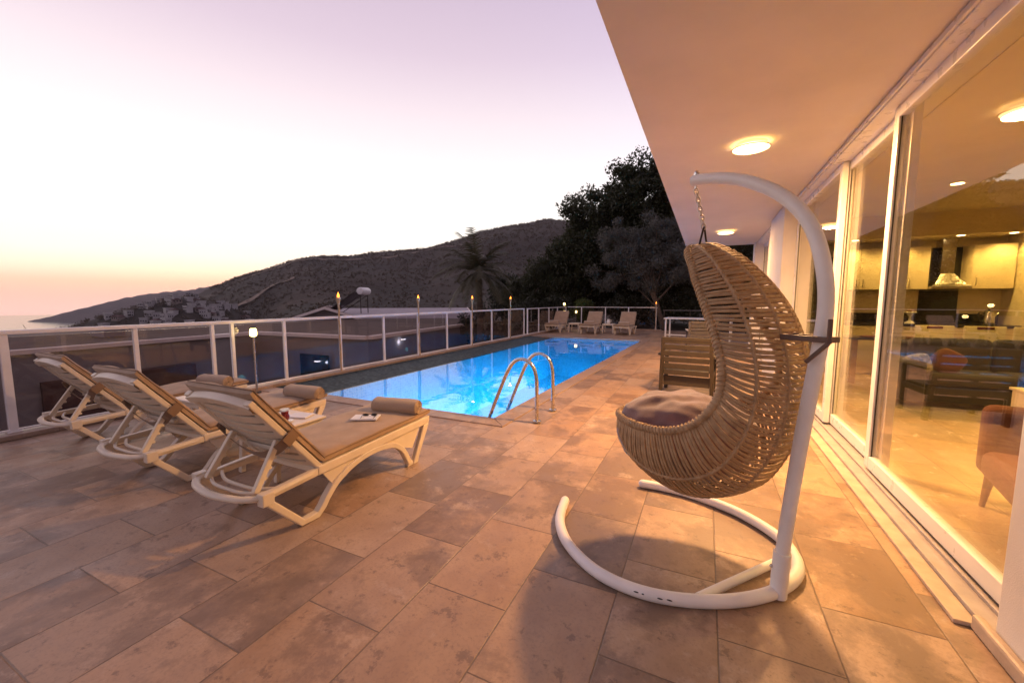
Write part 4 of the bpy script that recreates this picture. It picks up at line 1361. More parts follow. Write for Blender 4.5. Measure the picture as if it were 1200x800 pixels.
b = MB(); b.tube(pole, 0.0295, 18); b.build('pole', M['white_paint'], stand, smooth=60)
sl = [tuple(BP + D2 * s + Vector((0, 0, z))) for s, z in ((0.001, 0.012), (-0.001, 0.12), (-0.005, 0.235))]
b = MB(); b.tube(sl, 0.0365, 18); b.build('sleeve', M['white_paint'], stand, smooth=60, bevel=0.002)
tip = Vector(pole[-1])
b = MB(); b.lathe([(0.012, 0.024), (0.014, 0.036), (0.009, 0.046), (0.003, 0.05)], 12, tuple(tip - D2 * 0.018)); b.tube([tip - D2 * 0.018 + Vector((0, 0, 0.03)), tip - D2 * 0.018 - Vector((0, 0, 0.045))], 0.006, 8)
b.ell(tuple(BP + D2 * 0.035 + Vector((-0.01, -0.033, 0.16))), (0.008, 0.008, 0.008), 8, 6)
b.build('bolt', M['steel'], stand, smooth=50)
# brown clamp that keeps the basket off the pole
c = BP + D2 * (-0.10) + Vector((0, 0, 1.24))
N2 = Vector((0.597, 0.802, 0))
b = MB()
b.bar(c + D2 * 0.14 - N2 * 0.05, c - D2 * 0.042 - N2 * 0.05, 0.016, 0.024)
b.bar(c + D2 * 0.14 + N2 * 0.05, c + D2 * 0.03 + N2 * 0.05, 0.016, 0.024)
b.bar(c - D2 * 0.048 - N2 * 0.052 + Vector((0, 0, 0.085)), c - D2 * 0.048 - N2 * 0.052 + Vector((0, 0, -0.015)), 0.016, 0.016, (1, 0, 0))
b.bar(c - D2 * 0.048 - N2 * 0.058, c - D2 * 0.048 + N2 * 0.02, 0.016, 0.024)
b.bar(c - D2 * 0.048 - N2 * 0.055 + Vector((0, 0, -0.012)), c + D2 * 0.03 - N2 * 0.055 + Vector((0, 0, -0.10)), 0.016, 0.016)
b.build('clamp', M['clamp'], stand, bevel=0.003)
# scuffs on the ring
b = MB()
for k, (x, y) in enumerate([(-0.235, 1.847), (-0.205, 1.846), (-0.13, 1.849), (-0.09, 1.857)]):
    b.ell((x, y - 0.0, 0.042), (0.013 if k != 1 else 0.006, 0.0035, 0.003), 8, 5)
b.build('scuff', M['black'], stand, smooth=80)

# ------------------------------------------------------------------ hanging chair
swing = thing('hanging_chair', 'woven rope hanging egg chair with mauve cushion on a white stand', 'hanging chair', (-0.03, 2.47, 0.0), atan2(0.92, 0.39))
SP = [(0.02, 1.70), (-0.07, 1.695), (-0.19, 1.63), (-0.27, 1.56), (-0.345, 1.475), (-0.43, 1.34), (-0.49, 1.17), (-0.515, 1.0), (-0.50, 0.82), (-0.445, 0.63), (-0.35, 0.47), (-0.19, 0.365), (0.0, 0.335), (0.18, 0.385), (0.31, 0.465), (0.405, 0.56), (0.435, 0.66)]
RM = [(0.045, 1.685, 0.02), (0.03, 1.655, 0.10), (-0.03, 1.58, 0.175), (-0.07, 1.51, 0.22), (-0.115, 1.44, 0.26), (-0.175, 1.335, 0.305), (-0.245, 1.20, 0.355), (-0.285, 1.09, 0.395), (-0.285, 0.98, 0.42), (-0.24, 0.885, 0.44), (-0.165, 0.815, 0.45), (-0.06, 0.772, 0.445), (0.05, 0.755, 0.42), (0.16, 0.743, 0.375), (0.27, 0.732, 0.30), (0.375, 0.722, 0.18), (0.425, 0.715, 0.05)]
NSEG = 10
SPc, RMc = crom(SP, NSEG), crom(RM, NSEG)
def egg(t, q):
    """t 0..1 from hook down the back to the front lip, q -1..1 from rim to rim"""
    f = t * (len(SPc) - 1)
    i = min(int(f), len(SPc) - 2); k = f - i
    s = [a + (b_ - a) * k for a, b_ in zip(SPc[i], SPc[i + 1])]
    r = [a + (b_ - a) * k for a, b_ in zip(RMc[i], RMc[i + 1])]
    th = q * pi / 2
    c_ = 1 - cos(th)
    x = r[2] * sin(th) * (1 + 0.10 * sin(2 * abs(th)) )
    return (x, s[0] + (r[0] - s[0]) * c_, s[1] + (r[1] - s[1]) * c_)
# even spacing along the spine + rim mean length
NT = 400
cum = [0.0]
for i in range(NT):
    d = 0
    for q in (0.0, 0.6):
        d += (Vector(egg(i / NT, q)) - Vector(egg((i + 1) / NT, q))).length
    cum.append(cum[-1] + d / 2)
def t_at(s):
    s *= cum[-1]
    lo, hi = 0, NT
    while hi - lo > 1:
        m_ = (lo + hi) // 2
        if cum[m_] <= s: lo = m_
        else: hi = m_
    return (lo + (s - cum[lo]) / max(1e-9, cum[hi] - cum[lo])) / NT
RIBS = [-0.62, -0.30, 0.0, 0.30, 0.62]
b = MB()
rnd = random.Random(3)
NS = 97
for k in range(NS):
    s0 = (k + 0.5) / NS
    for pair in (-1, 1):
        # each rope leans a little one way in one bay, the other way in the next
        pts = []
        knots = [-1.0] + RIBS + [1.0]
        off = [0.0014 * pair + rnd.uniform(-0.0008, 0.0008) for _ in knots]
        zig = 0.0016 * (1 if k % 2 else -1)
        for a in range(len(knots) - 1):
            q0, q1 = knots[a], knots[a + 1]
            n_ = 6 if a in (0, len(knots) - 2) else 5
            for i in range(n_):
                w = i / n_
                o_ = off[a] * (1 - w) + off[a + 1] * w + zig * sin(pi * w) * (1 if a % 2 else -1) * 0.6
                lift = 0.004 * sin(pi * w)
                t = min(1, max(0, t_at(min(1, max(0, s0 + o_)))))
                p = Vector(egg(t, q0 + (q1 - q0) * w))
                pts.append(p)
        pts.append(Vector(egg(min(1, max(0, t_at(min(1, max(0, s0 + off[-1]))))), 1.0)))
        b.tube(pts, 0.0054 + rnd.uniform(-0.0006, 0.0006), 6)
b.build('rope_weave', M['rope'], swing, smooth=70)
for q in RIBS:
    b = MB()
    pts = []
    for i in range(141):
        t = t_at(0.004 + 0.992 * i / 140)
        p = Vector(egg(t, q)); n_ = Vector(egg(t, q + 0.02)) - Vector(egg(t, q - 0.02))
        pts.append(p + n_.normalized() * 0.0035 * (1 if i % 2 else -1))
    b.tube(pts, [0.0085 + 0.0022 * (i % 2) for i in range(141)], 7)
    b.build('rib', M['rope'], swing, smooth=70)
# rim: thick tube under a whipped rope, closed round the opening
loop = [egg(i / 160, 1.0) for i in range(161)] + [egg(1 - i / 160, -1.0) for i in range(161)]
lp = [Vector(p) for p in loop]
L_ = [0.0]
for a, c in zip(lp, lp[1:]):
    L_.append(L_[-1] + (c - a).length)
NR = 360
def at_len(s):
    s = (s % 1.0) * L_[-1]
    i = max(0, min(len(L_) - 2, int(np.searchsorted(L_, s)) - 1))
    k = (s - L_[i]) / max(1e-9, L_[i + 1] - L_[i])
    return lp[i].lerp(lp[i + 1], k)
b = MB()
b.tube([at_len(i / NR) for i in range(NR)], 0.0175, 10, closed=True)
b.build('rim', M['rope'], swing, smooth=70)
b = MB()
pts = []
NW, tot = 185, 185 * 9
for i in range(tot):
    s = i / tot
    p = at_len(s); d = (at_len(s + 0.004) - at_len(s - 0.004)).normalized()
    u = d.cross(Vector((0.3, 0.5, 0.8))).normalized(); w = d.cross(u)
    a = 2 * pi * NW * s
    pts.append(p + (u * cos(a) + w * sin(a)) * 0.0185)
b.tube(pts, 0.0052, 5, closed=True)
b.build('rim_binding', M['rope'], swing, smooth=70)
# cushion: puffy, creased, sunk into the seat
def cush(d):
    q = 1.0 / (abs(d.x) ** 2.4 + abs(d.y) ** 2.4 + abs(d.z) ** 2.4) ** (1 / 2.4)
    cr = 0.055 * sin(8 * d.y + 3.0 * sin(4 * d.x + 1)) * max(0, d.z) ** 0.5 * (0.4 + 0.6 * abs(mnoise.noise(Vector((d.x * 2.0, d.y * 2.0, 1)))) * 2)
    dm = -0.06 * exp(-((d.x + 0.15) ** 2 + (d.y + 0.05) ** 2) / 0.04) * max(0, d.z)
    return min(q, 1.22) * (1 + 0.05 * mnoise.noise(d * 2.3) + 0.03 * mnoise.noise(d * 6.0) + cr + dm)
b = MB(); b.ell((0, 0.055, 0.640), (0.345, 0.355, 0.225), 110, 70, cush)
b.build('seat_cushion', M['mauve'], swing, smooth=80)
# chain and hook (local coordinates)
rz = atan2(0.92, 0.39)
Rinv = Matrix.Rotation(-rz, 3, 'Z')
hk = Rinv @ (tip - D2 * 0.018 - Vector((-0.03, 2.47, 0)))
topc = Vector((0, -0.005, 1.70))
b = MB()
P0, P1 = hk + Vector((0, 0, -0.05)), topc + Vector((0, 0, 0.085))
nl = 9
for i in range(nl):
    c = P0.lerp(P1, (i + 0.5) / nl)
    d = (P1 - P0).normalized()
    h = (P1 - P0).length / nl * 0.66
    u = Vector((1, 0, 0)) if i % 2 else Vector((0, 1, 0))
    u = (u - d * u.dot(d)).normalized()
    pts = []
    for k in range(16):
        a = 2 * pi * k / 16
        sx = 0.0105 * cos(a); sy = (h - 0.0105) * (1 if sin(a) > 0 else -1) + 0.0105 * sin(a)
        pts.append(c + u * sx + d * sy)
    b.tube(pts, 0.0036, 6, closed=True)
b.build('chain', M['chain'], swing, smooth=60)
b = MB()
b.tube([topc + Vector((-0.05, 0.0, -0.012)), topc + Vector((-0.012, 0, 0.075)), topc + Vector((0, 0, 0.093)), topc + Vector((0.012, 0, 0.075)), topc + Vector((0.05, -0.0, -0.012))], 0.0055, 8)
b.build('hook', M['dark_iron'], swing, smooth=60)

# ------------------------------------------------------------------ furniture beyond the chair
t = thing('slatted_chair', 'brown slatted wooden garden armchair seen from behind, beside the hanging chair', 'chair', (-0.21, 6.30, 0), radians(-3))
for s in (-1, 1):
    MB().bar((s * 0.345, 0.0, 0.0), (s * 0.315, -0.10, 0.86), 0.05, 0.06, (0, 1, 0)).build('leg', M['taupe'], t, bevel=0.006)
    MB().bar((s * 0.345, 0.58, 0.0), (s * 0.345, 0.58, 0.60), 0.055, 0.055, (0, 1, 0)).build('leg', M['taupe'], t, bevel=0.006)
    MB().box(s * 0.345 - 0.045, s * 0.345 + 0.045, -0.06, 0.64, 0.601, 0.63).build('armrest', M['taupe'], t, bevel=0.008)
    MB().box(s * 0.345 - 0.015, s * 0.345 + 0.015, 0.03, 0.55, 0.30, 0.37).build('side_rail', M['taupe'], t)
b = MB()
for k in range(6):
    z = 0.33 + k * 0.092
    y = -0.012 - 0.10 * (z / 0.86) - 0.01
    b.box(-0.30, 0.30, y - 0.012, y + 0.012, z, z + 0.072)
b.bar((-0.33, -0.108, 0.852), (0.33, -0.108, 0.852), 0.045, 0.05)
b.build('backrest', M['taupe'], t, bevel=0.004)
b = MB()
for k in range(6):
    b.box(-0.30, 0.30, 0.0 + k * 0.1, 0.082 + k * 0.1, 0.37, 0.392)
b.box(-0.31, 0.31, 0.57, 0.60, 0.28, 0.369); b.box(-0.31, 0.31, 0.0, 0.03, 0.16, 0.30)
b.build('seat', M['taupe'], t, bevel=0.004)
t = thing('garden_table', 'long white-topped garden table with thin legs behind the slatted chair', 'table', (-0.35, 15.9, 0), radians(-6))
MB().box(-0.95, 1.25, -0.45, 0.45, 0.735, 0.775).build('tabletop', M['white_paint'], t, bevel=0.005)
for sx in (-0.88, 1.18):
    for sy in (-0.4, 0.4):
        MB().box(sx - 0.025, sx + 0.025, sy - 0.025, sy + 0.025, 0.0, 0.734).build('leg', M['white_paint'], t)
MB().box(-0.86, 1.16, -0.37, -0.35, 0.15, 0.19).build('stretcher', M['white_paint'], t)
t = thing('garden_chair', 'grey slatted garden chair with white armrest in front of the long white table', 'chair', (-0.03, 11.75, 0), radians(8))
for s in (-1, 1):
    for y in (0.0, 0.55):
        MB().box(s * 0.33 - 0.025, s * 0.33 + 0.025, y - 0.025, y + 0.025, 0.0, 0.58 if y else 0.85).build('leg', M['greywood'], t)
    MB().box(s * 0.33 - 0.04, s * 0.33 + 0.04, 0.03, 0.6, 0.585, 0.61).build('armrest', M['white_plastic'], t, bevel=0.006)
b = MB()
for k in range(5):
    b.box(-0.30, 0.30, 0.0, 0.02, 0.42 + k * 0.09, 0.495 + k * 0.09)
b.build('backrest', M['greywood'], t, bevel=0.004)
b = MB()
for k in range(5):
    b.box(-0.30, 0.30, 0.03 + k * 0.11, 0.12 + k * 0.11, 0.38, 0.40)
b.build('seat', M['greywood'], t, bevel=0.004)

# ------------------------------------------------------------------ foliage
def leaves(name, m, clumps, per, size, parent=None, aspect=0.45, rng=RNG, droop=0.0, flat=0.0):
    """clumps: list of (centre, radius); leaf quads spread through each clump, denser to its outside"""
    C = np.array([c for c, r in clumps], float); R = np.array([r for c, r in clumps], float)
    n = len(clumps) * per
    idx = np.repeat(np.arange(len(clumps)), per)
    d = rng.normal(size=(n, 3)); d /= np.linalg.norm(d, axis=1)[:, None]
    rad = rng.random(n) ** 0.45
    p = C[idx] + d * (rad * R[idx])[:, None] * np.array([1, 1, 0.8])
    a = rng.normal(size=(n, 3)); a[:, 2] = a[:, 2] * (1 - flat) - droop
    a /= np.linalg.norm(a, axis=1)[:, None]
    q = rng.normal(size=(n, 3)); q -= a * (q * a).sum(1)[:, None]; q /= np.linalg.norm(q, axis=1)[:, None]
    ln = size * (0.6 + 0.8 * rng.random(n)); wd = ln * aspect
    v = np.empty((n, 4, 3))
    v[:, 0] = p
    v[:, 1] = p + a * (ln * 0.5)[:, None] + q * (wd * 0.5)[:, None]
    v[:, 2] = p + a * ln[:, None]
    v[:, 3] = p + a * (ln * 0.5)[:, None] - q * (wd * 0.5)[:, None]
    me = bpy.data.meshes.new(name)
    me.vertices.add(n * 4); me.vertices.foreach_set('co', v.reshape(-1))
    me.loops.add(n * 4); me.loops.foreach_set('vertex_index', np.arange(n * 4, dtype=np.int32))
    me.polygons.add(n); me.polygons.foreach_set('loop_start', np.arange(0, n * 4, 4, dtype=np.int32)); me.polygons.foreach_set('loop_total', np.full(n, 4, dtype=np.int32))
    me.update(); me.validate()
    o = bpy.data.objects.new(name, me)
    COL.objects.link(o)
    me.materials.append(m)
    if parent:
        o.parent = parent
    return o

def crown_clumps(lobes, n, cr, rnd):
    """clump centres scattered near the surfaces of several lobes (centre, radii)"""
    out = []
    for _ in range(n):
        c, r = rnd.choices(lobes, [l[1][0] * l[1][1] * l[1][2] for l in lobes])[0]
        d = Vector((rnd.gauss(0, 1), rnd.gauss(0, 1), rnd.gauss(0, 1))).normalized()
        k = rnd.random() ** 0.33
        if d.z < -0.5:
            k *= 0.7
        out.append(((c[0] + d.x * r[0] * k, c[1] + d.y * r[1] * k, c[2] + d.z * r[2] * k), cr * rnd.uniform(0.6, 1.35)))
    return out

def limbs(base, top, clumps, r0, rnd, count=14):
    b = MB()
    base, top = Vector(base), Vector(top)
    mid = base.lerp(top, 0.5) + Vector((rnd.uniform(-.15, .15), rnd.uniform(-.15, .15), 0))
    tr = crom([tuple(base), tuple(mid), tuple(top)], 6)
    b.tube(tr, [r0 * (1.25 if i == 0 else 1 - 0.62 * i / (len(tr) - 1)) for i in range(len(tr))], 10)
    for c, r in rnd.sample(clumps, min(count, len(clumps))):
        s = Vector(tr[rnd.randint(len(tr) // 3, len(tr) - 1)])
        e_ = Vector(c)
        m_ = s.lerp(e_, 0.5) + Vector((rnd.uniform(-.2, .2), rnd.uniform(-.2, .2), 0.18 * (e_ - s).length))
        pts = crom([tuple(s), tuple(m_), tuple(e_)], 4)
        rr = r0 * rnd.uniform(0.25, 0.42)
        b.tube(pts, [rr * (1 - 0.8 * i / (len(pts) - 1)) for i in range(len(pts))], 6)
    return b

def tree(name, label, cat, base, top, lobes, ncl, cr, per, size, leafm, r0, seed, aspect=0.45, group=None, droop=0.0):
    rnd = random.Random(seed)
    t = thing(name, label, cat, base, 0, group)
    B = Vector(base)
    lob = [((c[0] - B.x, c[1] - B.y, c[2] - B.z), r) for c, r in lobes]
    cl = crown_clumps(lob, ncl, cr, rnd)
    leaves('crown', leafm, cl, per, size, t, aspect, np.random.default_rng(seed), droop)
    limbs((0, 0, 0), Vector(top) - B, cl, r0, rnd, 22).build('trunk', M['bark'], t, smooth=60)
    return t
tree('broadleaf_tree', 'tallest dark dense broadleaf tree rising behind the far loungers', 'tree', (-3.2, 25.2, -0.1), (-3.5, 25.4, 6.5),
     [((-3.6, 25.3, 7.2), (2.7, 2.4, 2.6)), ((-6.3, 25.3, 6.4), (2.3, 2.0, 1.5)), ((-1.4, 25.3, 6.8), (2.4, 2.2, 2.3)), ((-6.6, 25.0, 3.6), (2.6, 2.0, 2.2)), ((-2.6, 25.0, 4.0), (3.6, 2.2, 2.4)), ((-4.4, 25.3, 9.1), (1.0, 1.0, 0.7))],
     340, 0.66, 330, 0.19, M['leaf_dark'], 0.26, 5)
tree('broadleaf_tree', 'dark bushy tree left of the tallest tree, above the fence corner', 'tree', (-9.0, 24.6, -0.1), (-8.9, 24.7, 3.0),
     [((-8.9, 24.6, 3.1), (1.5, 1.4, 1.5)), ((-7.6, 24.4, 1.9), (1.8, 1.3, 1.5)), ((-9.6, 24.6, 1.5), (1.3, 1.2, 1.3)), ((-10.8, 24.4, 1.6), (1.5, 1.2, 1.6)), ((-7.4, 24.4, 4.6), (1.5, 1.3, 1.4))], 130, 0.55, 260, 0.17, M['leaf_dark'], 0.16, 9)
tree('broadleaf_tree', 'black leafy tree half hidden behind the end of the soffit', 'tree', (3.0, 25.0, -0.1), (2.8, 25.0, 5.0),
     [((3.0, 25.0, 5.2), (3.2, 2.4, 3.0)), ((2.0, 24.5, 2.6), (3.2, 2.2, 2.0)), ((6.5, 24.5, 3.6), (2.6, 2.2, 2.8))], 150, 0.65, 240, 0.2, M['leaf_dark'], 0.22, 12)
tree('olive_tree', 'silver-grey olive tree with a leaning trunk behind the far lounger', 'tree', (-1.75, 20.75, -0.1), (-3.0, 21.3, 3.4),
     [((-3.9, 21.4, 4.1), (1.3, 1.2, 1.45)), ((-1.9, 21.5, 4.2), (1.4, 1.2, 1.55)), ((-4.5, 21.4, 2.6), (1.3, 1.1, 1.0)), ((-2.6, 21.2, 2.8), (1.9, 1.2, 1.2)), ((-0.8, 21.4, 2.9), (1.2, 1.1, 1.2)), ((-3.0, 21.4, 5.1), (0.8, 0.8, 0.6))],
     150, 0.42, 330, 0.115, M['leaf_olive'], 0.15, 21, 0.26, droop=-0.3)
def bush(label, base, lobes, ncl, cr, per, size, leafm, seed, name='bush', group=None):
    return tree(name, label, 'bush', base, (base[0], base[1], base[2] + 0.5), lobes, ncl, cr, per, size, leafm, 0.05, seed, group=group)
bush('green bush lit by garden lamps behind the far loungers', (-5.75, 20.9, -0.1), [((-5.85, 20.95, 0.75), (0.75, 0.4, 0.75)), ((-5.2, 21.0, 0.45), (0.6, 0.4, 0.5))], 42, 0.22, 120, 0.10, M['leaf_bush'], 31)
for k, (x, y, h) in enumerate([(-9.6, 22.4, 1.5), (-7.9, 22.2, 1.6), (-4.0, 22.6, 1.7), (-2.2, 22.9, 1.8), (-0.4, 22.4, 1.9), (1.4, 22.3, 2.1), (3.2, 22.4, 2.3), (5.2, 22.4, 2.4)]):
    bush('dense dark hedge bush behind the far fence', (x, y, -0.1), [((x, y, h * 0.5), (1.15, 0.6, h * 0.55))], 30, 0.42, 120, 0.15, M['leaf_hedge'], 40 + k, 'hedge_bush', 'dark hedge bushes behind the far fence')

for k, (x, y, h) in enumerate([(-13.0, 27.5, 3.0), (-10.2, 28.0, 3.4), (-7.4, 27.8, 3.6), (-4.6, 28.2, 3.8), (-1.8, 28.0, 4.0), (1.0, 28.0, 4.2), (4.2, 28.0, 4.4), (7.6, 28.0, 4.4)]):
    bush('tall dark bush closing the view behind the olive and broadleaf trees', (x, y, -0.1), [((x, y, h * 0.5), (1.9, 0.9, h * 0.55))], 60, 0.6, 130, 0.22, M['leaf_hedge'], 60 + k, 'tall_bush', 'tall dark bushes behind the trees')

# palm
def palm(base, top, label, n=40, L=2.5, seed=2):
    rnd = random.Random(seed)
    t = thing('palm_tree', label, 'palm', base)
    B = Vector(base); T = Vector(top) - B
    b = MB()
    pts = crom([(0, 0, 0), tuple(T * 0.5 + Vector((0.12, 0, 0))), tuple(T)], 12)
    b.tube(pts, [0.2 * (1 - 0.25 * i / (len(pts) - 1)) + (0.018 if i % 2 else 0) for i in range(len(pts))], 12)
    b.build('trunk', M['bark'], t, smooth=50)
    for k in range(n):
        a = 2 * pi * k / n * 1.0 + rnd.uniform(-.25, .25)
        el = radians(rnd.choice([75, 55, 40, 25, 8, -10]) + rnd.uniform(-8, 8))
        ln = L * rnd.uniform(0.8, 1.1)
        b = MB()
        p = T.copy(); d = Vector((cos(a) * cos(el), sin(a) * cos(el), sin(el)))
        rach = [p.copy()]
        seg = 14
        for i in range(seg):
            d = (d + Vector((0, 0, -0.085 - 0.05 * i / seg))).normalized()
            p = p + d * ln / seg
            rach.append(p.copy())
        b.tube(rach, [0.02 * (1 - 0.85 * i / seg) for i in range(seg + 1)], 5)
        for i in range(2, seg):
            for sub in (0.0, 0.5):
                q = rach[i].lerp(rach[i + 1], sub)
                dd = (rach[i + 1] - rach[i]).normalized()
                side = dd.cross(Vector((0, 0, 1)))
                if side.length < 0.05:
                    side = Vector((1, 0, 0))
                side.normalize()
                w = ln * 0.24 * sin(pi * (i + sub) / (seg + 1)) ** 0.6
                for s in (-1, 1):
                    tipv = q + (side * s * 0.8 + dd * 0.55 + Vector((0, 0, -0.32 + rnd.uniform(-.1, .1)))).normalized() * w
                    wv = dd * 0.036
                    b.add([q - wv, q + wv, tipv], [(0, 1, 2)])
        b.build('frond', M['leaf_palm'], t)
    return t
palm((-11.05, 18.95, -3.6), (-11.0, 18.9, 2.9), 'palm tree with drooping fronds beyond the glass fence, left of the dark trees')
bush('dark bush below the palm beyond the fence', (-11.8, 20.6, -3.6), [((-11.8, 21.2, -0.6), (2.2, 1.0, 1.7)), ((-9.6, 20.9, -0.3), (1.4, 0.8, 1.4))], 70, 0.5, 150, 0.16, M['leaf_hedge'], 77)

# ------------------------------------------------------------------ neighbouring houses
M['dark_wall'] = mat('grey_render', (0.27, 0.235, 0.225), 0.9, 0.14, 0.7, 0.3, 60)
M['flat_roof'] = mat('brown_roof_membrane', (0.115, 0.078, 0.062), 0.9, 0.2, 0.8, 0.3, 40)
M['pale_roof'] = mat('pale_roof_sheet', (0.36, 0.31, 0.32), 0.7, 0.1, 0.8)
M['tile_roof'] = mat('dark_red_roof_tiles', (0.10, 0.048, 0.040), 0.85, 0.2, 2.0, 0.4, 12, bdist=0.03)
M['light_trim'] = mat('pale_coping', (0.84, 0.72, 0.64), 0.7, 0.05, 3)
M['dark_glass'] = mat('dark_window', (0.012, 0.013, 0.018), 0.08, 0.2, 3)
M['collector'] = mat('solar_collector', (0.02, 0.015, 0.018), 0.15, 0.2, 5)
nb = thing('neighbour_house', 'flat-roofed grey neighbouring house with pale coping just beyond the glass fence', 'house', (0, 0, 0))
chain = [(-17.5, -4.0), (-17.52, 3.92), (-18.33, 11.5), (-11.91, 11.84), (-13.3, 21.9), (-14.2, 29)]
ZP = -0.10
poly = chain + [(-30, 29), (-30, -4.0)]
b = MB(); b.prism([(x, y) for x, y in reversed(poly)], 'z', -3.62, ZP - 0.02); b.build('wall', M['dark_wall'], nb)
b = MB()
for (xa, ya), (xb, yb) in zip(chain, chain[1:]):
    b.bar((xa, ya, ZP + 0.04), (xb, yb, ZP + 0.04), 0.34, 0.13)
b.build('coping', M['light_trim'], nb)
inn = [(x - 0.16, y + (0.16 if i in (2, 3) else 0)) for i, (x, y) in enumerate(chain)] + [(-29.9, 28.9), (-29.9, -4.0)]
b = MB(); b.prism([(x, y) for x, y in reversed(inn)], 'z', ZP - 0.018, ZP - 0.006); b.build('roof', M['flat_roof'], nb)
wd = MB(); wd.box(-15.6, -13.9, 11.60, 11.66, -3.4, -0.85).build('window', M['dark_glass'], nb)
o = MB(); o.bar((-11.93, 12.6, -2.6), (-12.5, 17.0, -2.6), 0.04, 1.6).build('window', M['dark_glass'], nb)
MB().box(-18.6, -17.46, 4.6, 8.6, -3.5, -1.0).build('door', M['tile_roof'], nb)
for (x, y, z), lab in (((-14.45, 11.60, -1.12), 'small white wall light above the dark window of the neighbouring house'), ((-12.22, 14.25, -0.34), 'small white wall light on the right wing of the neighbouring house')):
    t = thing('wall_light', lab, 'wall light', (x, y, z))
    MB().box(-0.07, 0.07, -0.10, 0.08, 0.021, 0.05).build('housing', M['black'], t)
    MB().box(-0.10, 0.10, -0.14, 0.06, 0.0, 0.02).build('lamp_lens', M['white_spot'], t)
    lamp('wall_light_glow', 'POINT', (x + 0.1, y - 0.30, z - 0.08), 2.5, (0.72, 0.80, 1.0), 0.05)
# low white stair block that divides the roofs
t = thing('roof_parapet', 'pale square block standing on the neighbouring flat roof', 'parapet', (-22.6, 8.0, ZP - 0.005))
MB().box(-0.6, 0.6, -0.35, 0.35, 0.0, 0.30).build('block', M['pale_roof'], t, bevel=0.02)
MB().box(-0.68, 0.68, -0.42, 0.42, 0.301, 0.36).build('cap', M['light_trim'], t, bevel=0.01)
# pitched-roof house and pale-roofed house a little further off
gh = thing('gabled_house', 'house with dark red pitched roof and pale eaves, left of the solar water heater', 'house', (-31.0, 26.0, -4.05), radians(48))
def gable(t, w, l, hw, hr, m_roof, m_wall, ov=0.5):
    b = MB(); b.prism([(-w, 0), (w, 0), (w, hw), (0, hw + hr - 0.05), (-w, hw)], 'y', -l, l); b.build('wall', m_wall, t)
    b = MB()
    s = hr / w
    for sg in (-1, 1):
        b.add([(sg * (w + ov), -l - ov, hw - s * ov), (0, -l - ov, hw + hr), (0, l + ov, hw + hr), (sg * (w + ov), l + ov, hw - s * ov),
               (sg * (w + ov), -l - ov, hw - s * ov + 0.12), (0, -l - ov, hw + hr + 0.12), (0, l + ov, hw + hr + 0.12), (sg * (w + ov), l + ov, hw - s * ov + 0.12)],
              [(0, 1, 2, 3), (7, 6, 5, 4), (0, 4, 5, 1), (2, 6, 7, 3), (0, 3, 7, 4)])
    r = b.build('roof', m_roof, t)
    for yy in (-l - ov - 0.03, l + ov + 0.03):
        b = MB()
        for sg in (-1, 1):
            b.bar((sg * (w + ov), yy, hw - s * ov + 0.05), (0, yy, hw + hr + 0.06), 0.07, 0.2)
        b.build('eaves_board', M['light_trim'], t)
    for yy in (-l - 0.02, l + 0.02):
        for xx in (-w * 0.5, w * 0.5):
            f = MB().box(xx - 0.6, xx + 0.6, yy - 0.03, yy + 0.03, hw - 1.6, hw - 0.4).build('window', M['light_trim'], t)
            MB().box(xx - 0.52, xx + 0.52, yy - 0.04, yy + 0.04, hw - 1.52, hw - 0.48).build('pane', M['dark_glass'], f)
gable(gh, 3.6, 4.6, 3.55, 1.25, M['tile_roof'], M['dark_wall'])
ph = thing('low_house', 'low house with wide pale grey roof beyond the fence, right of the solar water heater', 'house', (-26.1, 30.3, -4.0), radians(-49))
gable(ph, 4.0, 5.6, 3.85, 0.72, M['pale_roof'], M['dark_wall'], 0.7)
t = thing('solar_heater', 'solar water heater with white tank and slanted dark collector on a roof', 'solar heater', (-26.6, 25.0, 0.65), radians(18))
MB().bar((-1.6, 0, 0.05), (0.62, 0, 1.45), 1.7, 0.09, (0, 0, 1)).build('collector', M['collector'], t)
MB().bar((-1.66, 0, 0.0), (0.66, 0, 1.42), 1.8, 0.05, (0, 0, 1)).build('collector_frame', M['dark_iron'], t)
Rx = Matrix.Rotation(pi / 2, 3, 'X')
MB().lathe([(0.05, -0.75), (0.27, -0.72), (0.30, -0.6), (0.30, 0.6), (0.27, 0.72), (0.05, 0.75)], 24, (0.95, 0.0, 1.52), Rx).build('tank', M['white_paint'], t, smooth=40)
b = MB()
for sy in (-0.6, 0.6):
    b.bar((0.95, sy, -0.3), (0.95, sy, 1.3), 0.05, 0.05); b.bar((-1.4, sy, -0.3), (0.95, sy, 1.2), 0.04, 0.04)
b.build('stand', M['dark_iron'], t)

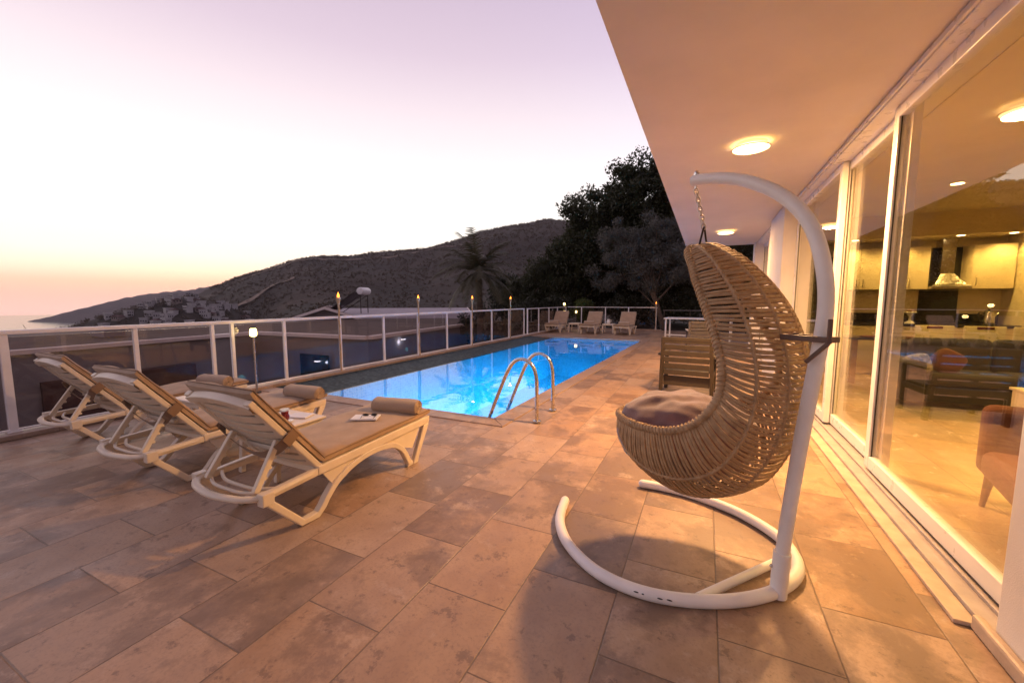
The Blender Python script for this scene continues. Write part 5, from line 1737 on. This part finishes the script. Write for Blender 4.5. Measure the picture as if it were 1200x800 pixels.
# ------------------------------------------------------------------ the town on the spur, scrub on the hills
M['town_wall'] = mat('whitewash', (0.42, 0.39, 0.37), 0.9, 0.1, 0.3)
M['town_wall_b'] = mat('tan_render', (0.24, 0.19, 0.16), 0.9, 0.1, 0.3)
rnd = random.Random(17)
protos = []
for kind in range(3):
    w, l, h = [(2.7, 2.4, 3.6), (3.8, 2.8, 2.6), (2.4, 2.6, 5.0)][kind]
    t = thing('hillside_house', 'x', 'house', (0, 0, -300), 0, 'houses of the far hillside town')
    MB().box(-w, w, -l, l, -4, h).build('wall', [M['town_wall'], M['town_wall_b'], M['town_wall']][kind], t)
    b = MB()
    if kind == 1:
        b.prism([(-w - 0.3, h), (w + 0.3, h), (0, h + 1.4)], 'y', -l - 0.5, l + 0.5); b.build('roof', M['tile_roof'], t)
    else:
        b.box(-w - 0.3, w + 0.3, -l - 0.3, l + 0.3, h + 0.01, h + 0.5); b.build('roof', M['town_wall'], t)
    b = MB()
    for fl in range(int(h // 2.4) or 1):
        for xx in (-0.6, 0.0, 0.6):
            b.box(xx * w - 0.45, xx * w + 0.45, -l - 0.06, -l + 0.05, 0.8 + fl * 2.2, 1.9 + fl * 2.2)
    b.build('windows', M['dark_glass'], t)
    protos.append(t)
LBL = ['small flat-roofed white house on the far hillside below the headland', 'small tile-roofed tan house on the far hillside below the headland', 'small tall white house block on the far hillside below the headland']
for k in range(120):
    kind = rnd.choice([0, 0, 0, 1, 2])
    a = rnd.gauss(-64.2, 3.0) if k % 4 else rnd.uniform(-72, -58)
    r = rnd.uniform(395, 520)
    if not -73.5 < a < -57:
        continue
    p = (r * sin(radians(a)), r * cos(radians(a)), terr(a, r) - 0.5)
    h = protos[kind]
    if h['label'] == 'x':
        h.location = p; h.rotation_euler = (0, 0, radians(rnd.uniform(-10, 100)))
        h['label'] = LBL[kind]
    else:
        dup(h, loc=p, rotz=radians(rnd.uniform(-10, 100)), label=LBL[kind])
def scrub(name, label, cells, per, size, seed):
    cl = []
    rr = random.Random(seed)
    for a0, a1, r0, r1, n, s0, s1 in cells:
        for _ in range(n):
            a = rr.uniform(a0, a1); r = rr.uniform(r0, r1)
            s = rr.uniform(s0, s1)
            cl.append(((r * sin(radians(a)), r * cos(radians(a)), terr(a, r) + s * 0.35), s))
    o = leaves(name, M['leaf_scrub'], cl, per, size, None, 0.8, np.random.default_rng(seed))
    return tag(o, label, 'scrub', None, 'stuff')
scrub('hillside_scrub', 'dark scrub and small trees covering the spur and the big hill', [(-74, -56, 380, 560, 500, 1.6, 3.4), (-62, -14, 500, 905, 3600, 0.9, 2.4), (-62, -14, 860, 905, 1300, 1.2, 2.6), (-62, -14, 230, 500, 1500, 0.7, 1.7)], 20, 1.2, 5)
scrub('slope_scrub', 'low scrub on the slope beyond the neighbouring roofs', [(-82, -30, 60, 200, 320, 0.8, 2.2)], 40, 0.9, 6)

# ------------------------------------------------------------------ evening air
m = bpy.data.materials.new('evening_haze')
m.use_nodes = True
nt = m.node_tree
nt.nodes.clear()
pv = nn(nt, 'ShaderNodeVolumePrincipled')
pv.inputs['Color'].default_value = (0.90, 0.82, 0.86, 1)
pv.inputs['Density'].default_value = 0.95e-4
o = nn(nt, 'ShaderNodeOutputMaterial')
nt.links.new(pv.outputs[0], o.inputs['Volume'])
hz = MB().box(-5300, 5300, -5300, 5300, SEA - 60, 200).build('haze', m)
hz['kind'] = 'stuff'
hz['label'] = 'thin pinkish evening haze over sea and hills'
hz['category'] = 'haze'

# ------------------------------------------------------------------ render settings
S.view_settings.view_transform = 'Standard'
S.view_settings.look = 'None'
S.view_settings.exposure = 0.48
S.view_settings.gamma = 1.0
S.render.engine = 'CYCLES'
S.cycles.use_denoising = True
S.cycles.max_bounces = 10
S.cycles.transparent_max_bounces = 24
S.cycles.sample_clamp_indirect = 4.0
S.cycles.caustics_reflective = True
S.cycles.blur_glossy = 0.5
